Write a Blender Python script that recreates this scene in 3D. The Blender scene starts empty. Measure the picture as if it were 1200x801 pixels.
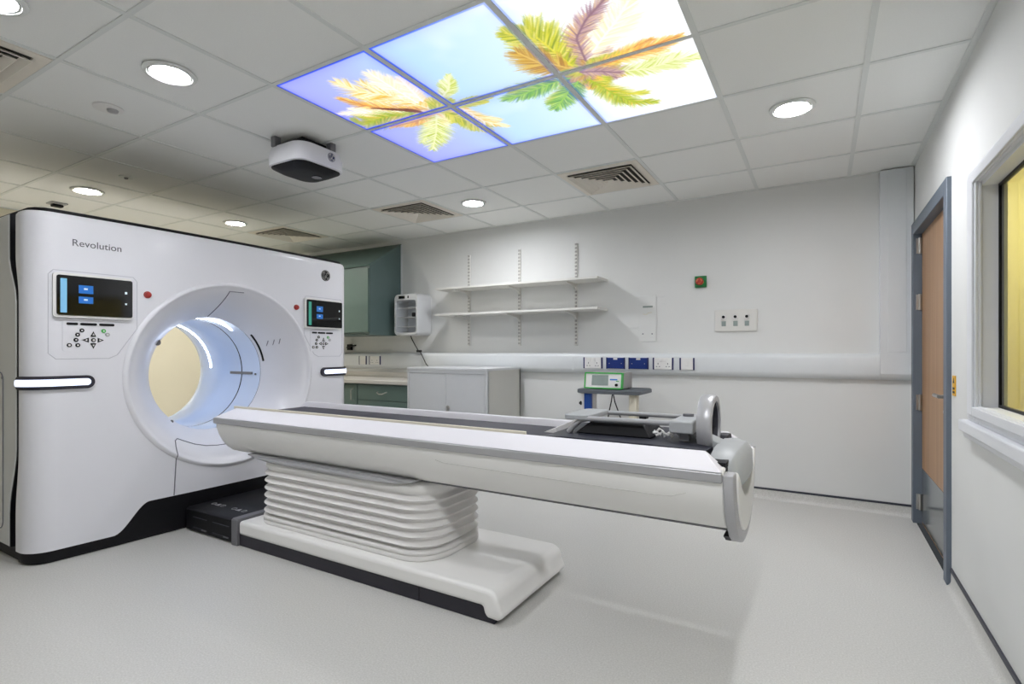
import bpy, bmesh, math, random
import numpy as np
from mathutils import Vector, Matrix

PI = math.pi
random.seed(4)
SC = bpy.context.scene
COL = SC.collection
BASE = {}                      # object name -> world position of its origin


# ------------------------------------------------------------------ helpers
def lin(c):
    c = c / 255.0
    return c / 12.92 if c <= 0.04045 else ((c + 0.055) / 1.055) ** 2.4


def rgb(r, g, b):
    return (lin(r), lin(g), lin(b), 1.0)


def material(name, col, rough=0.5, metal=0.0, noise=0.0, scale=40.0, bump=0.0, coat=0.0, spec=0.5):
    m = bpy.data.materials.new(name)
    m.use_nodes = True
    nt = m.node_tree
    p = nt.nodes['Principled BSDF']
    c = rgb(*col)
    p.inputs['Base Color'].default_value = c
    p.inputs['Roughness'].default_value = rough
    p.inputs['Metallic'].default_value = metal
    p.inputs['Specular IOR Level'].default_value = spec
    if coat:
        p.inputs['Coat Weight'].default_value = coat
        p.inputs['Coat Roughness'].default_value = 0.12
    if noise or bump:
        tc = nt.nodes.new('ShaderNodeTexCoord')
        n = nt.nodes.new('ShaderNodeTexNoise')
        n.inputs['Scale'].default_value = scale
        n.inputs['Detail'].default_value = 4.0
        nt.links.new(tc.outputs['Object'], n.inputs['Vector'])
        if noise:
            r = nt.nodes.new('ShaderNodeValToRGB')
            r.color_ramp.elements[0].position = 0.3
            r.color_ramp.elements[1].position = 0.7
            r.color_ramp.elements[0].color = tuple(max(0, v * (1 - noise)) for v in c[:3]) + (1,)
            r.color_ramp.elements[1].color = tuple(min(1, v * (1 + noise)) for v in c[:3]) + (1,)
            nt.links.new(n.outputs['Fac'], r.inputs['Fac'])
            nt.links.new(r.outputs['Color'], p.inputs['Base Color'])
        if bump:
            b = nt.nodes.new('ShaderNodeBump')
            b.inputs['Strength'].default_value = bump
            b.inputs['Distance'].default_value = 0.002
            nt.links.new(n.outputs['Fac'], b.inputs['Height'])
            nt.links.new(b.outputs['Normal'], p.inputs['Normal'])
    return m


def glow(name, col, strength):
    m = bpy.data.materials.new(name)
    m.use_nodes = True
    nt = m.node_tree
    p = nt.nodes['Principled BSDF']
    p.inputs['Base Color'].default_value = rgb(*col)
    p.inputs['Roughness'].default_value = 0.4
    p.inputs['Emission Color'].default_value = rgb(*col)
    p.inputs['Emission Strength'].default_value = strength
    return m


class MB:
    """collects geometry in world coordinates; build() links it as ONE mesh object"""
    def __init__(s):
        s.v = []
        s.f = []

    def add(s, vs, fs):
        o = len(s.v)
        s.v += [tuple(map(float, q)) for q in vs]
        s.f += [tuple(i + o for i in q) for q in fs]
        return s

    def box(s, x0, x1, y0, y1, z0, z1):
        vs = [(x, y, z) for x in (x0, x1) for y in (y0, y1) for z in (z0, z1)]
        return s.add(vs, [(0, 1, 3, 2), (4, 6, 7, 5), (0, 4, 5, 1), (2, 3, 7, 6), (0, 2, 6, 4), (1, 5, 7, 3)])

    def prism(s, pts, axis, a, b):
        k = 'xyz'.index(axis)
        def mk(p, c):
            q = [p[0], p[1]]
            q.insert(k, c)
            return q
        n = len(pts)
        vs = [mk(p, a) for p in pts] + [mk(p, b) for p in pts]
        fs = [tuple(range(n)), tuple(range(2 * n - 1, n - 1, -1))]
        fs += [(i, (i + 1) % n, n + (i + 1) % n, n + i) for i in range(n)]
        return s.add(vs, fs)

    def grid(s, rows, wrap_u=False, wrap_v=False, keep=None):
        nr, nc = len(rows), len(rows[0])
        vs = [p for r in rows for p in r]
        fs = []
        for i in range(nr if wrap_v else nr - 1):
            for j in range(nc if wrap_u else nc - 1):
                i2, j2 = (i + 1) % nr, (j + 1) % nc
                if keep and not keep(i, j):
                    continue
                fs.append((i * nc + j, i * nc + j2, i2 * nc + j2, i2 * nc + j))
        return s.add(vs, fs)

    def loft(s, rings, caps=True):
        s.grid(rings, wrap_u=True)
        if caps:
            n = len(rings[0])
            o = len(s.v) - n * len(rings)
            s.f.append(tuple(range(o + n - 1, o - 1, -1)))
            e = o + n * (len(rings) - 1)
            s.f.append(tuple(range(e, e + n)))
        return s

    def tube(s, pts, r, n=8, closed=False, flat=None):
        P = [Vector(p) for p in pts]
        rings = []
        up = None
        m = len(P)
        for i in range(m):
            if closed:
                t = P[(i + 1) % m] - P[i - 1]
            else:
                t = P[min(i + 1, m - 1)] - P[max(i - 1, 0)]
            t.normalize()
            if up is None:
                up = Vector((0, 0, 1)) if abs(t.z) < .9 else Vector((1, 0, 0))
            a = t.cross(up)
            if a.length < 1e-5:
                a = t.orthogonal()
            a.normalize()
            up = a.cross(t)
            rr = r[i] if isinstance(r, (list, tuple)) else r
            rings.append([P[i] + (a * math.cos(2 * PI * k / n) + up * math.sin(2 * PI * k / n)) * rr for k in range(n)])
        if closed:
            s.grid(rings, wrap_u=True, wrap_v=True)
        else:
            s.loft(rings)
        return s

    def cyl(s, c, axis, r, d, n=24, r2=None):
        """cylinder from c along axis for length d"""
        k = 'xyz'.index(axis)
        i, j = [q for q in range(3) if q != k]
        rings = []
        for t, rr in ((0, r), (1, r if r2 is None else r2)):
            ring = []
            for q in range(n):
                p = list(c)
                p[k] += d * t
                p[i] += rr * math.cos(2 * PI * q / n)
                p[j] += rr * math.sin(2 * PI * q / n)
                ring.append(p)
            rings.append(ring)
        return s.loft(rings)

    def lathe(s, prof, c, axis='z', n=32, caps=False):
        """prof = [(along, radius)...] around an axis through c"""
        k = 'xyz'.index(axis)
        i, j = [q for q in range(3) if q != k]
        rings = []
        for h, r in prof:
            ring = []
            for q in range(n):
                p = list(c)
                p[k] += h
                p[i] += r * math.cos(2 * PI * q / n)
                p[j] += r * math.sin(2 * PI * q / n)
                ring.append(p)
            rings.append(ring)
        return s.loft(rings, caps)

    def build(s, name, mat, parent=None, smooth=None, bevel=0.0, segs=2, recalc=True):
        if parent is not None:
            org = BASE[parent.name]
        else:
            a = np.array(s.v)
            lo, hi = a.min(0), a.max(0)
            org = Vector(((lo[0] + hi[0]) / 2, (lo[1] + hi[1]) / 2, lo[2]))
        me = bpy.data.meshes.new(name)
        me.from_pydata([tuple(Vector(p) - org) for p in s.v], [], s.f)
        if recalc:
            bm = bmesh.new()
            bm.from_mesh(me)
            bmesh.ops.recalc_face_normals(bm, faces=bm.faces)
            bm.to_mesh(me)
            bm.free()
        me.materials.append(mat)
        o = bpy.data.objects.new(name, me)
        COL.objects.link(o)
        if parent is not None:
            o.parent = parent
        else:
            o.location = org
        BASE[o.name] = org
        if bevel:
            b = o.modifiers.new('bevel', 'BEVEL')
            b.width = bevel
            b.segments = segs
            b.limit_method = 'ANGLE'
            b.angle_limit = math.radians(35)
            smooth = smooth or 40
        if smooth:
            me.shade_smooth()
            me.set_sharp_from_angle(angle=math.radians(smooth))
        return o


def thing(name, label, cat, loc, group=None):
    o = bpy.data.objects.new(name, None)
    o.empty_display_size = 0.05
    COL.objects.link(o)
    o.location = loc
    BASE[o.name] = Vector(loc)
    return tag(o, label, cat, group)


def tag(o, label, cat, group=None):
    o['label'] = label
    o['category'] = cat
    if group:
        o['group'] = group
    return o


def struct(o, label=None):
    o['kind'] = 'structure'
    if label:
        o['label'] = label
    return o


def dup(root, delta, label=None):
    d = Vector(delta)

    def rec(o, parent):
        c = o.copy()
        COL.objects.link(c)
        if parent is None:
            c.location = o.location + d
        else:
            c.parent = parent
        BASE[c.name] = BASE[o.name] + d
        for ch in [q for q in CH.get(o.name, [])]:
            rec(ch, c)
        return c
    CH = {}
    for q in COL.objects:
        if q.parent:
            CH.setdefault(q.parent.name, []).append(q)
    r = rec(root, None)
    if label:
        r['label'] = label
    return r


def text_mesh(txt, size, extr=0.0006):
    cu = bpy.data.curves.new('lettering', 'FONT')
    cu.body = txt
    cu.size = size
    cu.extrude = extr
    cu.align_x = 'LEFT'
    o = bpy.data.objects.new('lettering', cu)
    COL.objects.link(o)
    bpy.context.view_layer.update()
    dg = bpy.context.evaluated_depsgraph_get()
    me = bpy.data.meshes.new_from_object(o.evaluated_get(dg))
    vs = [tuple(v.co) for v in me.vertices]
    fs = [tuple(p.vertices) for p in me.polygons]
    bpy.data.objects.remove(o)
    bpy.data.meshes.remove(me)
    return vs, fs


def smoothstep(a, b, x):
    t = max(0.0, min(1.0, (x - a) / (b - a)))
    return t * t * (3 - 2 * t)


# ------------------------------------------------------------------ materials
M = {}
M['wall'] = material('painted plaster', (224, 225, 223), 0.75, noise=0.012, scale=3.0, bump=0.03)
M['wall_warm_tint'] = material('plaster tinted by warm light', (228, 221, 198), 0.75, noise=0.012, scale=3.0)  # warm light behind the scanner is put into this wall colour
M['tile'] = material('ceiling tile', (242, 243, 240), 0.9, noise=0.015, scale=180.0, bump=0.08)
M['grid'] = material('ceiling grid metal', (226, 229, 226), 0.5)
M['white_plastic'] = material('white plastic', (232, 231, 228), 0.42, noise=0.008, scale=8)
M['gantry'] = material('gantry white lacquer', (230, 230, 235), 0.32, noise=0.006, scale=4, coat=0.25)
M['gantry_side'] = material('gantry side grey white', (205, 206, 204), 0.45, noise=0.008, scale=4)
M['table'] = material('table white lacquer', (243, 242, 239), 0.38, noise=0.006, scale=6)
M['rail'] = material('table rail lacquer', (240, 238, 243), 0.35, noise=0.006, scale=6)
M['bellows'] = material('bellows rubber white', (232, 230, 227), 0.5, noise=0.01, scale=10)
M['cream'] = material('cream edge trim', (222, 216, 198), 0.5, noise=0.01, scale=10)
M['silver'] = material('satin silver paint', (176, 176, 178), 0.38, metal=0.3, noise=0.01, scale=30)
M['silver_light'] = material('light silver paint', (186, 186, 189), 0.34, metal=0.25, noise=0.01, scale=30)
M['silver_dark'] = material('grey trim', (120, 120, 124), 0.4, metal=0.3, noise=0.01, scale=30)
M['metal'] = material('brushed steel', (190, 188, 184), 0.3, metal=0.9, noise=0.02, scale=60)
M['black'] = material('black plastic', (15, 15, 19), 0.5, noise=0.1, scale=20, spec=0.25)
M['black_gloss'] = material('black glass', (8, 9, 12), 0.08, noise=0.05, scale=5)
M['skirt'] = material('dark plinth plastic', (38, 36, 46), 0.5, noise=0.05, scale=20)
M['mat_dark'] = material('charcoal cradle foam', (58, 58, 66), 0.6, noise=0.05, scale=30, bump=0.1)
M['mat_blue'] = material('dark blue black mattress vinyl', (44, 46, 58), 0.45, noise=0.05, scale=20)
M['end_grey'] = material('mid grey moulding', (178, 181, 183), 0.45, noise=0.02, scale=20)
M['bore'] = material('pale blue bore liner', (212, 225, 245), 0.22, noise=0.008, scale=4)
M['shell_seam'] = material('faint shell seam', (206, 204, 200), 0.6, noise=0.02, scale=20)
M['line'] = material('grey seam', (120, 120, 128), 0.6, noise=0.02, scale=20)
M['seam_light'] = material('pale seam', (198, 198, 205), 0.6, noise=0.02, scale=20)
M['ink'] = material('grey lettering', (96, 98, 104), 0.5, noise=0.02, scale=20)
M['red'] = material('red button', (168, 48, 42), 0.35, noise=0.05, scale=30)
M['green_btn'] = material('green button', (60, 170, 70), 0.4, noise=0.05, scale=30)
M['led'] = glow('led blue white', (228, 236, 255), 14.0)
M['bar'] = glow('status bar light', (226, 234, 255), 0.78)
M['lamp'] = glow('downlight diffuser', (249, 250, 255), 300.0)
M['lamp_door'] = glow('door side downlight diffuser', (249, 250, 255), 230.0)
M['lamp_low'] = glow('low downlight diffuser', (249, 250, 255), 195.0)
M['lamp_soft'] = glow('dimmed downlight diffuser', (249, 250, 255), 125.0)
M['lamp_mid'] = glow('half dimmed downlight diffuser', (255, 250, 240), 280.0)
M['cab'] = material('grey green laminate', (98, 120, 115), 0.45, noise=0.02, scale=15)
M['cab_side'] = material('grey green laminate panel', (92, 112, 111), 0.45, noise=0.02, scale=15)
M['worktop'] = material('worktop laminate', (214, 210, 203), 0.35, noise=0.02, scale=200)
M['steel_white'] = material('powder coated steel', (212, 214, 216), 0.42, noise=0.008, scale=20)
M['steel_grey'] = material('powder coated steel side', (204, 203, 197), 0.45, noise=0.008, scale=20)
M['shelf'] = material('white melamine', (222, 221, 216), 0.45, noise=0.008, scale=20)
M['trunk'] = material('white upvc trunking', (222, 226, 228), 0.4, noise=0.006, scale=20)
M['socket'] = material('white socket plastic', (236, 235, 233), 0.35, noise=0.006, scale=20)
M['blue'] = material('blue data plate', (12, 46, 122), 0.4, noise=0.03, scale=30)
M['blue_dark'] = material('dark blue plate', (24, 32, 92), 0.4, noise=0.03, scale=30)
M['blue_col'] = material('blue column panel', (20, 72, 156), 0.4, noise=0.03, scale=10)
M['green'] = material('green plastic', (52, 176, 70), 0.4, noise=0.03, scale=20)
M['green_dark'] = material('green plate', (22, 120, 60), 0.45, noise=0.03, scale=20)
M['grey_top'] = material('dark grey tray', (92, 98, 104), 0.5, noise=0.03, scale=20)
M['device_side'] = material('grey casing', (164, 162, 162), 0.5, noise=0.02, scale=20)
M['lcd'] = material('grey lcd', (150, 162, 158), 0.2, noise=0.1, scale=9)
M['frame_grey'] = material('blue grey door frame paint', (102, 112, 124), 0.45, noise=0.01, scale=10)
M['vent'] = material('cream vent metal', (232, 226, 214), 0.5, noise=0.01, scale=20)
M['vent_dark'] = material('duct interior', (70, 68, 62), 0.8, noise=0.05, scale=20)
M['strip'] = material('dark skirting strip', (52, 54, 66), 0.5, noise=0.03, scale=20)
M['yellow'] = material('yellow sign', (226, 172, 32), 0.5, noise=0.02, scale=20)
M['yellow_red'] = material('orange', (220, 150, 60), 0.5, noise=0.02, scale=20)
M['window_white'] = material('white gloss paint', (224, 226, 230), 0.35, noise=0.006, scale=20)
M['cable'] = material('black cable', (24, 24, 26), 0.5, noise=0.05, scale=20)
M['icon_blue'] = glow('screen icon blue', (30, 108, 190), 0.16)
M['icon_cyan'] = glow('screen bar cyan', (120, 178, 214), 0.2)
M['icon_white'] = glow('screen icon white', (220, 235, 245), 0.05)
M['icon_green'] = glow('screen bar green', (60, 150, 130), 0.2)
M['lamp_added_room'] = glow('added control room lamp', (255, 252, 244), 5.5)


def wood():
    m = bpy.data.materials.new('door veneer')
    m.use_nodes = True
    nt = m.node_tree
    p = nt.nodes['Principled BSDF']
    p.inputs['Roughness'].default_value = 0.42
    tc = nt.nodes.new('ShaderNodeTexCoord')
    mp = nt.nodes.new('ShaderNodeMapping')
    mp.inputs['Scale'].default_value = (60, 60, 0.8)
    n = nt.nodes.new('ShaderNodeTexNoise')
    n.inputs['Scale'].default_value = 1.0
    n.inputs['Detail'].default_value = 6
    n.inputs['Distortion'].default_value = 0.4
    r = nt.nodes.new('ShaderNodeValToRGB')
    r.color_ramp.elements[0].position = 0.3
    r.color_ramp.elements[0].color = rgb(158, 118, 82)
    r.color_ramp.elements[1].position = 0.72
    r.color_ramp.elements[1].color = rgb(194, 154, 114)
    nt.links.new(tc.outputs['Object'], mp.inputs['Vector'])
    nt.links.new(mp.outputs['Vector'], n.inputs['Vector'])
    nt.links.new(n.outputs['Fac'], r.inputs['Fac'])
    nt.links.new(r.outputs['Color'], p.inputs['Base Color'])
    return m


def floor_mat():
    m = bpy.data.materials.new('speckled vinyl')
    m.use_nodes = True
    nt = m.node_tree
    p = nt.nodes['Principled BSDF']
    p.inputs['Roughness'].default_value = 0.42
    tc = nt.nodes.new('ShaderNodeTexCoord')
    n1 = nt.nodes.new('ShaderNodeTexNoise')
    n1.inputs['Scale'].default_value = 150
    n1.inputs['Detail'].default_value = 3
    n2 = nt.nodes.new('ShaderNodeTexVoronoi')
    n2.inputs['Scale'].default_value = 110
    r = nt.nodes.new('ShaderNodeValToRGB')
    r.color_ramp.elements[0].position = 0.32
    r.color_ramp.elements[0].color = rgb(198, 197, 192)
    r.color_ramp.elements[1].position = 0.62
    r.color_ramp.elements[1].color = rgb(212, 211, 207)
    e = r.color_ramp.elements.new(0.75)
    e.color = rgb(222, 221, 218)
    r2 = nt.nodes.new('ShaderNodeValToRGB')
    r2.color_ramp.elements[0].position = 0.05
    r2.color_ramp.elements[0].color = (0.78, 0.78, 0.76, 1)
    r2.color_ramp.elements[1].position = 0.22
    r2.color_ramp.elements[1].color = (1, 1, 1, 1)
    mx = nt.nodes.new('ShaderNodeMixRGB')
    mx.blend_type = 'MULTIPLY'
    mx.inputs['Fac'].default_value = 0.5
    nt.links.new(tc.outputs['Object'], n1.inputs['Vector'])
    nt.links.new(tc.outputs['Object'], n2.inputs['Vector'])
    nt.links.new(n1.outputs['Fac'], r.inputs['Fac'])
    nt.links.new(n2.outputs['Distance'], r2.inputs['Fac'])
    nt.links.new(r.outputs['Color'], mx.inputs['Color1'])
    nt.links.new(r2.outputs['Color'], mx.inputs['Color2'])
    nt.links.new(mx.outputs['Color'], p.inputs['Base Color'])
    return m


def glass_mat(name, col, fac=0.12):
    m = bpy.data.materials.new(name)
    m.use_nodes = True
    nt = m.node_tree
    nt.nodes.clear()
    out = nt.nodes.new('ShaderNodeOutputMaterial')
    t = nt.nodes.new('ShaderNodeBsdfTransparent')
    t.inputs['Color'].default_value = rgb(*col)
    g = nt.nodes.new('ShaderNodeBsdfGlossy')
    g.inputs['Roughness'].default_value = 0.03
    fr = nt.nodes.new('ShaderNodeFresnel')
    fr.inputs['IOR'].default_value = 1.35
    mx = nt.nodes.new('ShaderNodeMixShader')
    ge = nt.nodes.new('ShaderNodeNewGeometry')
    mu = nt.nodes.new('ShaderNodeMath')
    mu.operation = 'SUBTRACT'
    mu.use_clamp = True
    nt.links.new(fr.outputs['Fac'], mu.inputs[0])
    nt.links.new(ge.outputs['Backfacing'], mu.inputs[1])
    nt.links.new(mu.outputs['Value'], mx.inputs['Fac'])
    nt.links.new(t.outputs['BSDF'], mx.inputs[1])
    nt.links.new(g.outputs['BSDF'], mx.inputs[2])
    nt.links.new(mx.outputs['Shader'], out.inputs['Surface'])
    return m


M['wood'] = wood()
M['floor'] = floor_mat()
M['lead_glass'] = glass_mat('tinted lead glass', (245, 243, 208))
M['clear_glass'] = glass_mat('clear door glass', (250, 251, 252))

# ------------------------------------------------------------------ room
H = 2.39
XL, YF = -6.7, -6.3               # left wall, wall behind the camera
WT = 0.15
GX = lambda i: -0.6 * i + 0.226   # ceiling grid lines
GY = lambda j: -0.6 * j + 0.0736

struct(MB().box(XL - WT, 0.0, YF - WT, WT, -0.1, 0).build('floor', M['floor']))
cl = MB()
cl.box(XL - WT, WT, YF - WT, WT, H, H + 0.08)
struct(cl.build('ceiling', M['tile']))
g = MB()
for i in range(0, 13):
    if XL < GX(i) < 0:
        g.box(GX(i) - 0.012, GX(i) + 0.012, YF, 0, H - 0.004, H + 0.001)
for j in range(0, 12):
    if YF < GY(j) < -0.02:
        g.box(XL, 0, GY(j) - 0.010, GY(j) + 0.010, H - 0.0045, H + 0.001)
g.box(-0.024, 0, YF, 0, H - 0.006, H + 0.001)
g.box(XL, 0, -0.022, 0, H - 0.006, H + 0.001)
g.box(XL, XL + 0.024, YF, 0, H - 0.006, H + 0.001)
struct(g.build('trim_1', M['grid']))
struct(MB().box(XL - WT, WT, 0, WT, 0, H).build('wall_back', M['wall']))
struct(MB().box(XL - WT, XL, YF, 0, 0, H).build('wall_left', M['wall_warm_tint']))
struct(MB().box(XL - WT, WT, YF - WT, YF, 0, H).build('wall_front', M['wall']))
DY0, DY1, DZ = -1.15, -0.125, 1.93          # door opening
WR = 0.078
WY0, WY1, WZ0, WZ1 = -3.45, -1.765, 0.905, 1.79   # window opening
w = MB()
w.box(0, WR, YF, WY0, 0, H)
w.box(0, WR, WY0, WY1, 0, WZ0)
w.box(0, WR, WY0, WY1, WZ1, H)
w.box(0, WR, WY1, DY0, 0, H)
w.box(0, WR, DY0, DY1, DZ, H)
w.box(0, WR, DY1, 0, 0, H)
struct(w.build('wall_right', M['wall']))

# coved vinyl skirting with its dark capping strip
def cove_profile(h=0.072, d=0.03, n=6):
    pts = [(0.0, 0.0), (d, 0.0)]
    for k in range(1, n + 1):
        a = k / n * PI / 2
        pts.append((d - (d - 0.004) * math.sin(a), d - d * math.cos(a)))
    pts += [(0.004, h), (0.0, h)]
    return pts
cp = cove_profile()
struct(MB().prism([(-a, b) for a, b in cp], 'x', XL, -0.0).build('baseboard_back', M['floor'], smooth=30))
struct(MB().box(XL, -0.0, -0.007, 0, 0.072, 0.086).build('trim_2', M['strip']))
b = MB()
b.prism([(-a, z) for a, z in cp], 'y', YF, -1.225)
struct(b.build('baseboard_right', M['floor'], smooth=30))
struct(MB().box(-0.007, 0, YF, -1.225, 0.072, 0.090).build('trim_3', M['strip']))
b = MB()
b.prism([(XL + a, z) for a, z in cp], 'y', YF, 0)
struct(b.build('baseboard_left', M['floor'], smooth=30))

# door
d = MB()
fo = 0.02
d.box(-fo, 0.076, -1.215, -1.14, 0, 1.985)
d.box(-fo, 0.076, -0.135, -0.06, 0, 1.985)
d.box(-fo, 0.076, -1.14, -0.135, 1.91, 1.985)
# stop bead
d.box(0.073, 0.10, -1.14, -1.115, 0, 1.91)
d.box(0.073, 0.10, -0.16, -0.135, 0, 1.91)
door = struct(d.build('door_1', M['frame_grey'], bevel=0.003), 'wood veneer door in a blue grey frame on the right wall')
MB().box(0.028, 0.072, -1.137, -0.138, 0.008, 1.907).build('door_leaf', M['wood'], door)
MB().box(0.0255, 0.028, -1.125, -0.15, 0.02, 0.37).build('kick_plate', material('grey kick plate', (138, 144, 146), 0.18, metal=0.55, noise=0.02, scale=20), door)
for hz in (1.83, 1.46, 0.80, 0.145):
    h = MB()
    h.box(-0.004, 0.026, -0.142, -0.135, hz - 0.05, hz + 0.05)
    h.cyl((0.016, -0.145, hz - 0.052), 'z', 0.008, 0.104, 10)
    h.build('hinge', M['metal'], door, smooth=40)
h = MB()
h.cyl((0.028, -1.085, 0.905), 'x', 0.026, -0.008, 20)
h.cyl((0.022, -1.085, 0.905), 'x', 0.010, -0.052, 14)
h.tube([(-0.028, -1.09, 0.905), (-0.030, -1.06, 0.905), (-0.030, -0.965, 0.905)], 0.0095, 12)
h.build('door_handle', M['metal'], door, smooth=40)
h = MB()
h.cyl((0.028, -1.085, 0.825), 'x', 0.024, -0.008, 20)
h.box(-0.006, 0.02, -1.11, -1.045, 0.818, 0.832)
h.build('thumb_turn', M['metal'], door, smooth=40)

# observation window: stepped white frame, black gasket, tinted lead glass
def rect_frame(mb, x0, x1, oy0, oy1, oz0, oz1, wy, wz=None):
    wz = wz or wy
    mb.box(x0, x1, oy0, oy0 + wy, oz0, oz1)
    mb.box(x0, x1, oy1 - wy, oy1, oz0, oz1)
    mb.box(x0, x1, oy0 + wy, oy1 - wy, oz0, oz0 + wz)
    mb.box(x0, x1, oy0 + wy, oy1 - wy, oz1 - wz, oz1)
    return mb
w = MB()
rect_frame(w, -0.012, 0.0, -3.62, -1.60, 0.845, 1.875, 0.18, 0.075)
rect_frame(w, -0.022, -0.012, -3.575, -1.645, 0.862, 1.857, 0.135, 0.055)
rect_frame(w, -0.030, -0.022, -3.53, -1.69, 0.880, 1.838, 0.075, 0.034)
win = struct(w.build('window_1', M['window_white'], bevel=0.003), 'white framed observation window with yellow tinted glass')
w = MB()
w.box(-0.040, 0.0, -3.64, -1.585, 0.80, 0.848)
w.box(-0.026, 0.0, -3.62, -1.60, 0.775, 0.80)
w.build('window_sill', M['window_white'], win, bevel=0.006)
w = MB()
rect_frame(w, 0.0, 0.062, WY0, WY1, WZ0, WZ1, 0.004)
w.box(-0.015, 0.062, WY0, WY1, WZ0, WZ0 + 0.012)
w.build('window_reveal', M['window_white'], win)
rect_frame(MB(), 0.050, 0.064, WY0 + 0.004, WY1 - 0.004, WZ0 + 0.012, WZ1 - 0.004, 0.010).build('gasket', M['black'], win)
MB().box(0.054, 0.060, WY0 + 0.012, WY1 - 0.012, WZ0 + 0.02, WZ1 - 0.012).build('window_glass', M['lead_glass'], win)

# the control room seen through the glass
c = MB()
c.box(2.2, 2.25, -5.0, 0.2, 0, H)
c.box(WR, 2.25, 0.2, 0.25, 0, H)
c.box(WR, 2.25, -5.05, -5.0, 0, H)
c.box(WR, 2.25, -5.05, 0.25, H, H + 0.05)
c.box(WR, 2.25, -5.05, 0.25, -0.05, 0)
struct(c.build('wall_control_room', material('control room paint', (236, 230, 198), 0.7, noise=0.01, scale=3)))
lp = MB().box(0.35, 1.5, -1.1, -0.2, H - 0.03, H - 0.001).build('added_room_light', M['lamp_added_room'])  # lamp added out of view to brighten the wall behind the glass
tag(lp, 'unseen flat lamp added to light the control room behind the yellow glass', 'light')
# ------------------------------------------------------------------ ceiling fittings
def downlight(x, y, label):
    t = thing('downlight', label, 'light', (x, y, H - 0.02), 'round ceiling downlights')
    MB().lathe([(0.0, 0.108), (-0.006, 0.106), (-0.010, 0.098), (-0.010, 0.088), (-0.002, 0.084), (0.004, 0.084)], (x, y, H - 0.004), 'z', 48).build('trim_ring', M['grid'], t, smooth=40)
    MB().lathe([(0.002, 0.0845), (-0.006, 0.082), (-0.007, 0.078), (0.0, 0.077)], (x, y, H - 0.004), 'z', 48).build('bezel', M['white_plastic'], t, smooth=40)
    MB().cyl((x, y, H - 0.0045), 'z', 0.077, 0.0025, 40).build('diffuser', M['lamp_soft'], t)
    return t
cx = lambda i: (GX(i) + GX(i + 1)) / 2
cyy = lambda j: (GY(j) + GY(j + 1)) / 2
L0 = downlight(cx(5), cyy(5), 'round downlight between the smoke detector and the blue corner of the sky panels')
for (i, j, lab) in [(9, 4, 'round downlight above the lettering on the left end of the scanner'),
                    (9, 2, 'small far downlight above the scanner, left of the louvred vents'),
                    (5, 1, 'small round downlight between the two louvred vents near the back wall'),
                    (1, 2, 'round downlight right of the sky panels, towards the door'),
                    (5, 6, 'round downlight cut off by the top left corner of the photo'),
                    (1, 6, 'round downlight in the ceiling above the camera, out of the picture')]:
    dn = dup(L0, (cx(i) - cx(5), cyy(j) - cyy(5), 0), lab)
    mt = {(5, 6): 'lamp_soft', (5, 1): 'lamp_low', (1, 2): 'lamp_door', (9, 4): 'lamp_mid', (9, 2): 'lamp_mid'}.get((i, j), 'lamp')
    for ch in dn.children:
        if ch.name.startswith('diffuser'):
            ch.data = ch.data.copy()
            ch.data.materials[0] = M[mt]


def vent(i, j, label, two_way=True):
    x1, x0 = GX(i) - 0.014, GX(i + 1) + 0.014
    y1, y0 = GY(j) - 0.013, GY(j + 1) + 0.013
    mx, my = (x0 + x1) / 2, (y0 + y1) / 2
    t = thing('ceiling_vent', label, 'vent', (mx, my, H - 0.03), 'square louvred ceiling vents')
    f = MB()
    z0, z1 = H - 0.007, H - 0.0005
    b = 0.05
    f.box(x0, x0 + b, y0, y1, z0, z1)
    f.box(x1 - b, x1, y0, y1, z0, z1)
    f.box(x0 + b, x1 - b, y0, y0 + b, z0, z1)
    f.box(x0 + b, x1 - b, y1 - b, y1, z0, z1)
    f.build('vent_frame', M['vent'], t)
    MB().box(x0 + b, x1 - b, y0 + b, y1 - b, H - 0.0025, H - 0.0008).build('duct_opening', M['vent_dark'], t)
    # concentric square louvres, each tilted outwards
    hw = (x1 - x0) / 2 - b
    hh = (y1 - y0) / 2 - b
    n = 6
    for k in range(n):
        a = 1 - k / n
        bb = 1 - (k + 0.72) / n
        m = MB()
        ring = []
        for s, z in ((a, H - 0.022), (bb, H - 0.004), (bb - 0.012, H - 0.004), (a - 0.02, H - 0.0235)):
            ring.append([(mx - hw * s, my - hh * s, z), (mx + hw * s, my - hh * s, z), (mx + hw * s, my + hh * s, z), (mx - hw * s, my + hh * s, z)])
        m.grid(ring, wrap_u=True, wrap_v=True)
        m.build('louvre', M['vent'], t)
    return t
V0 = vent(3, 1, 'large louvred ceiling vent right of the small downlight, nearest to the door')
dup(V0, (GX(6) - GX(3), 0, 0), 'louvred ceiling vent left of the small downlight, above the wall shelves')
dup(V0, (GX(9) - GX(3), 0, 0), 'far louvred ceiling vent just above the top of the scanner near the green cupboard')
dup(V0, (GX(6) - GX(3), GY(6) - GY(1), 0), 'cream ceiling vent cut off by the left edge of the photo')

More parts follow.
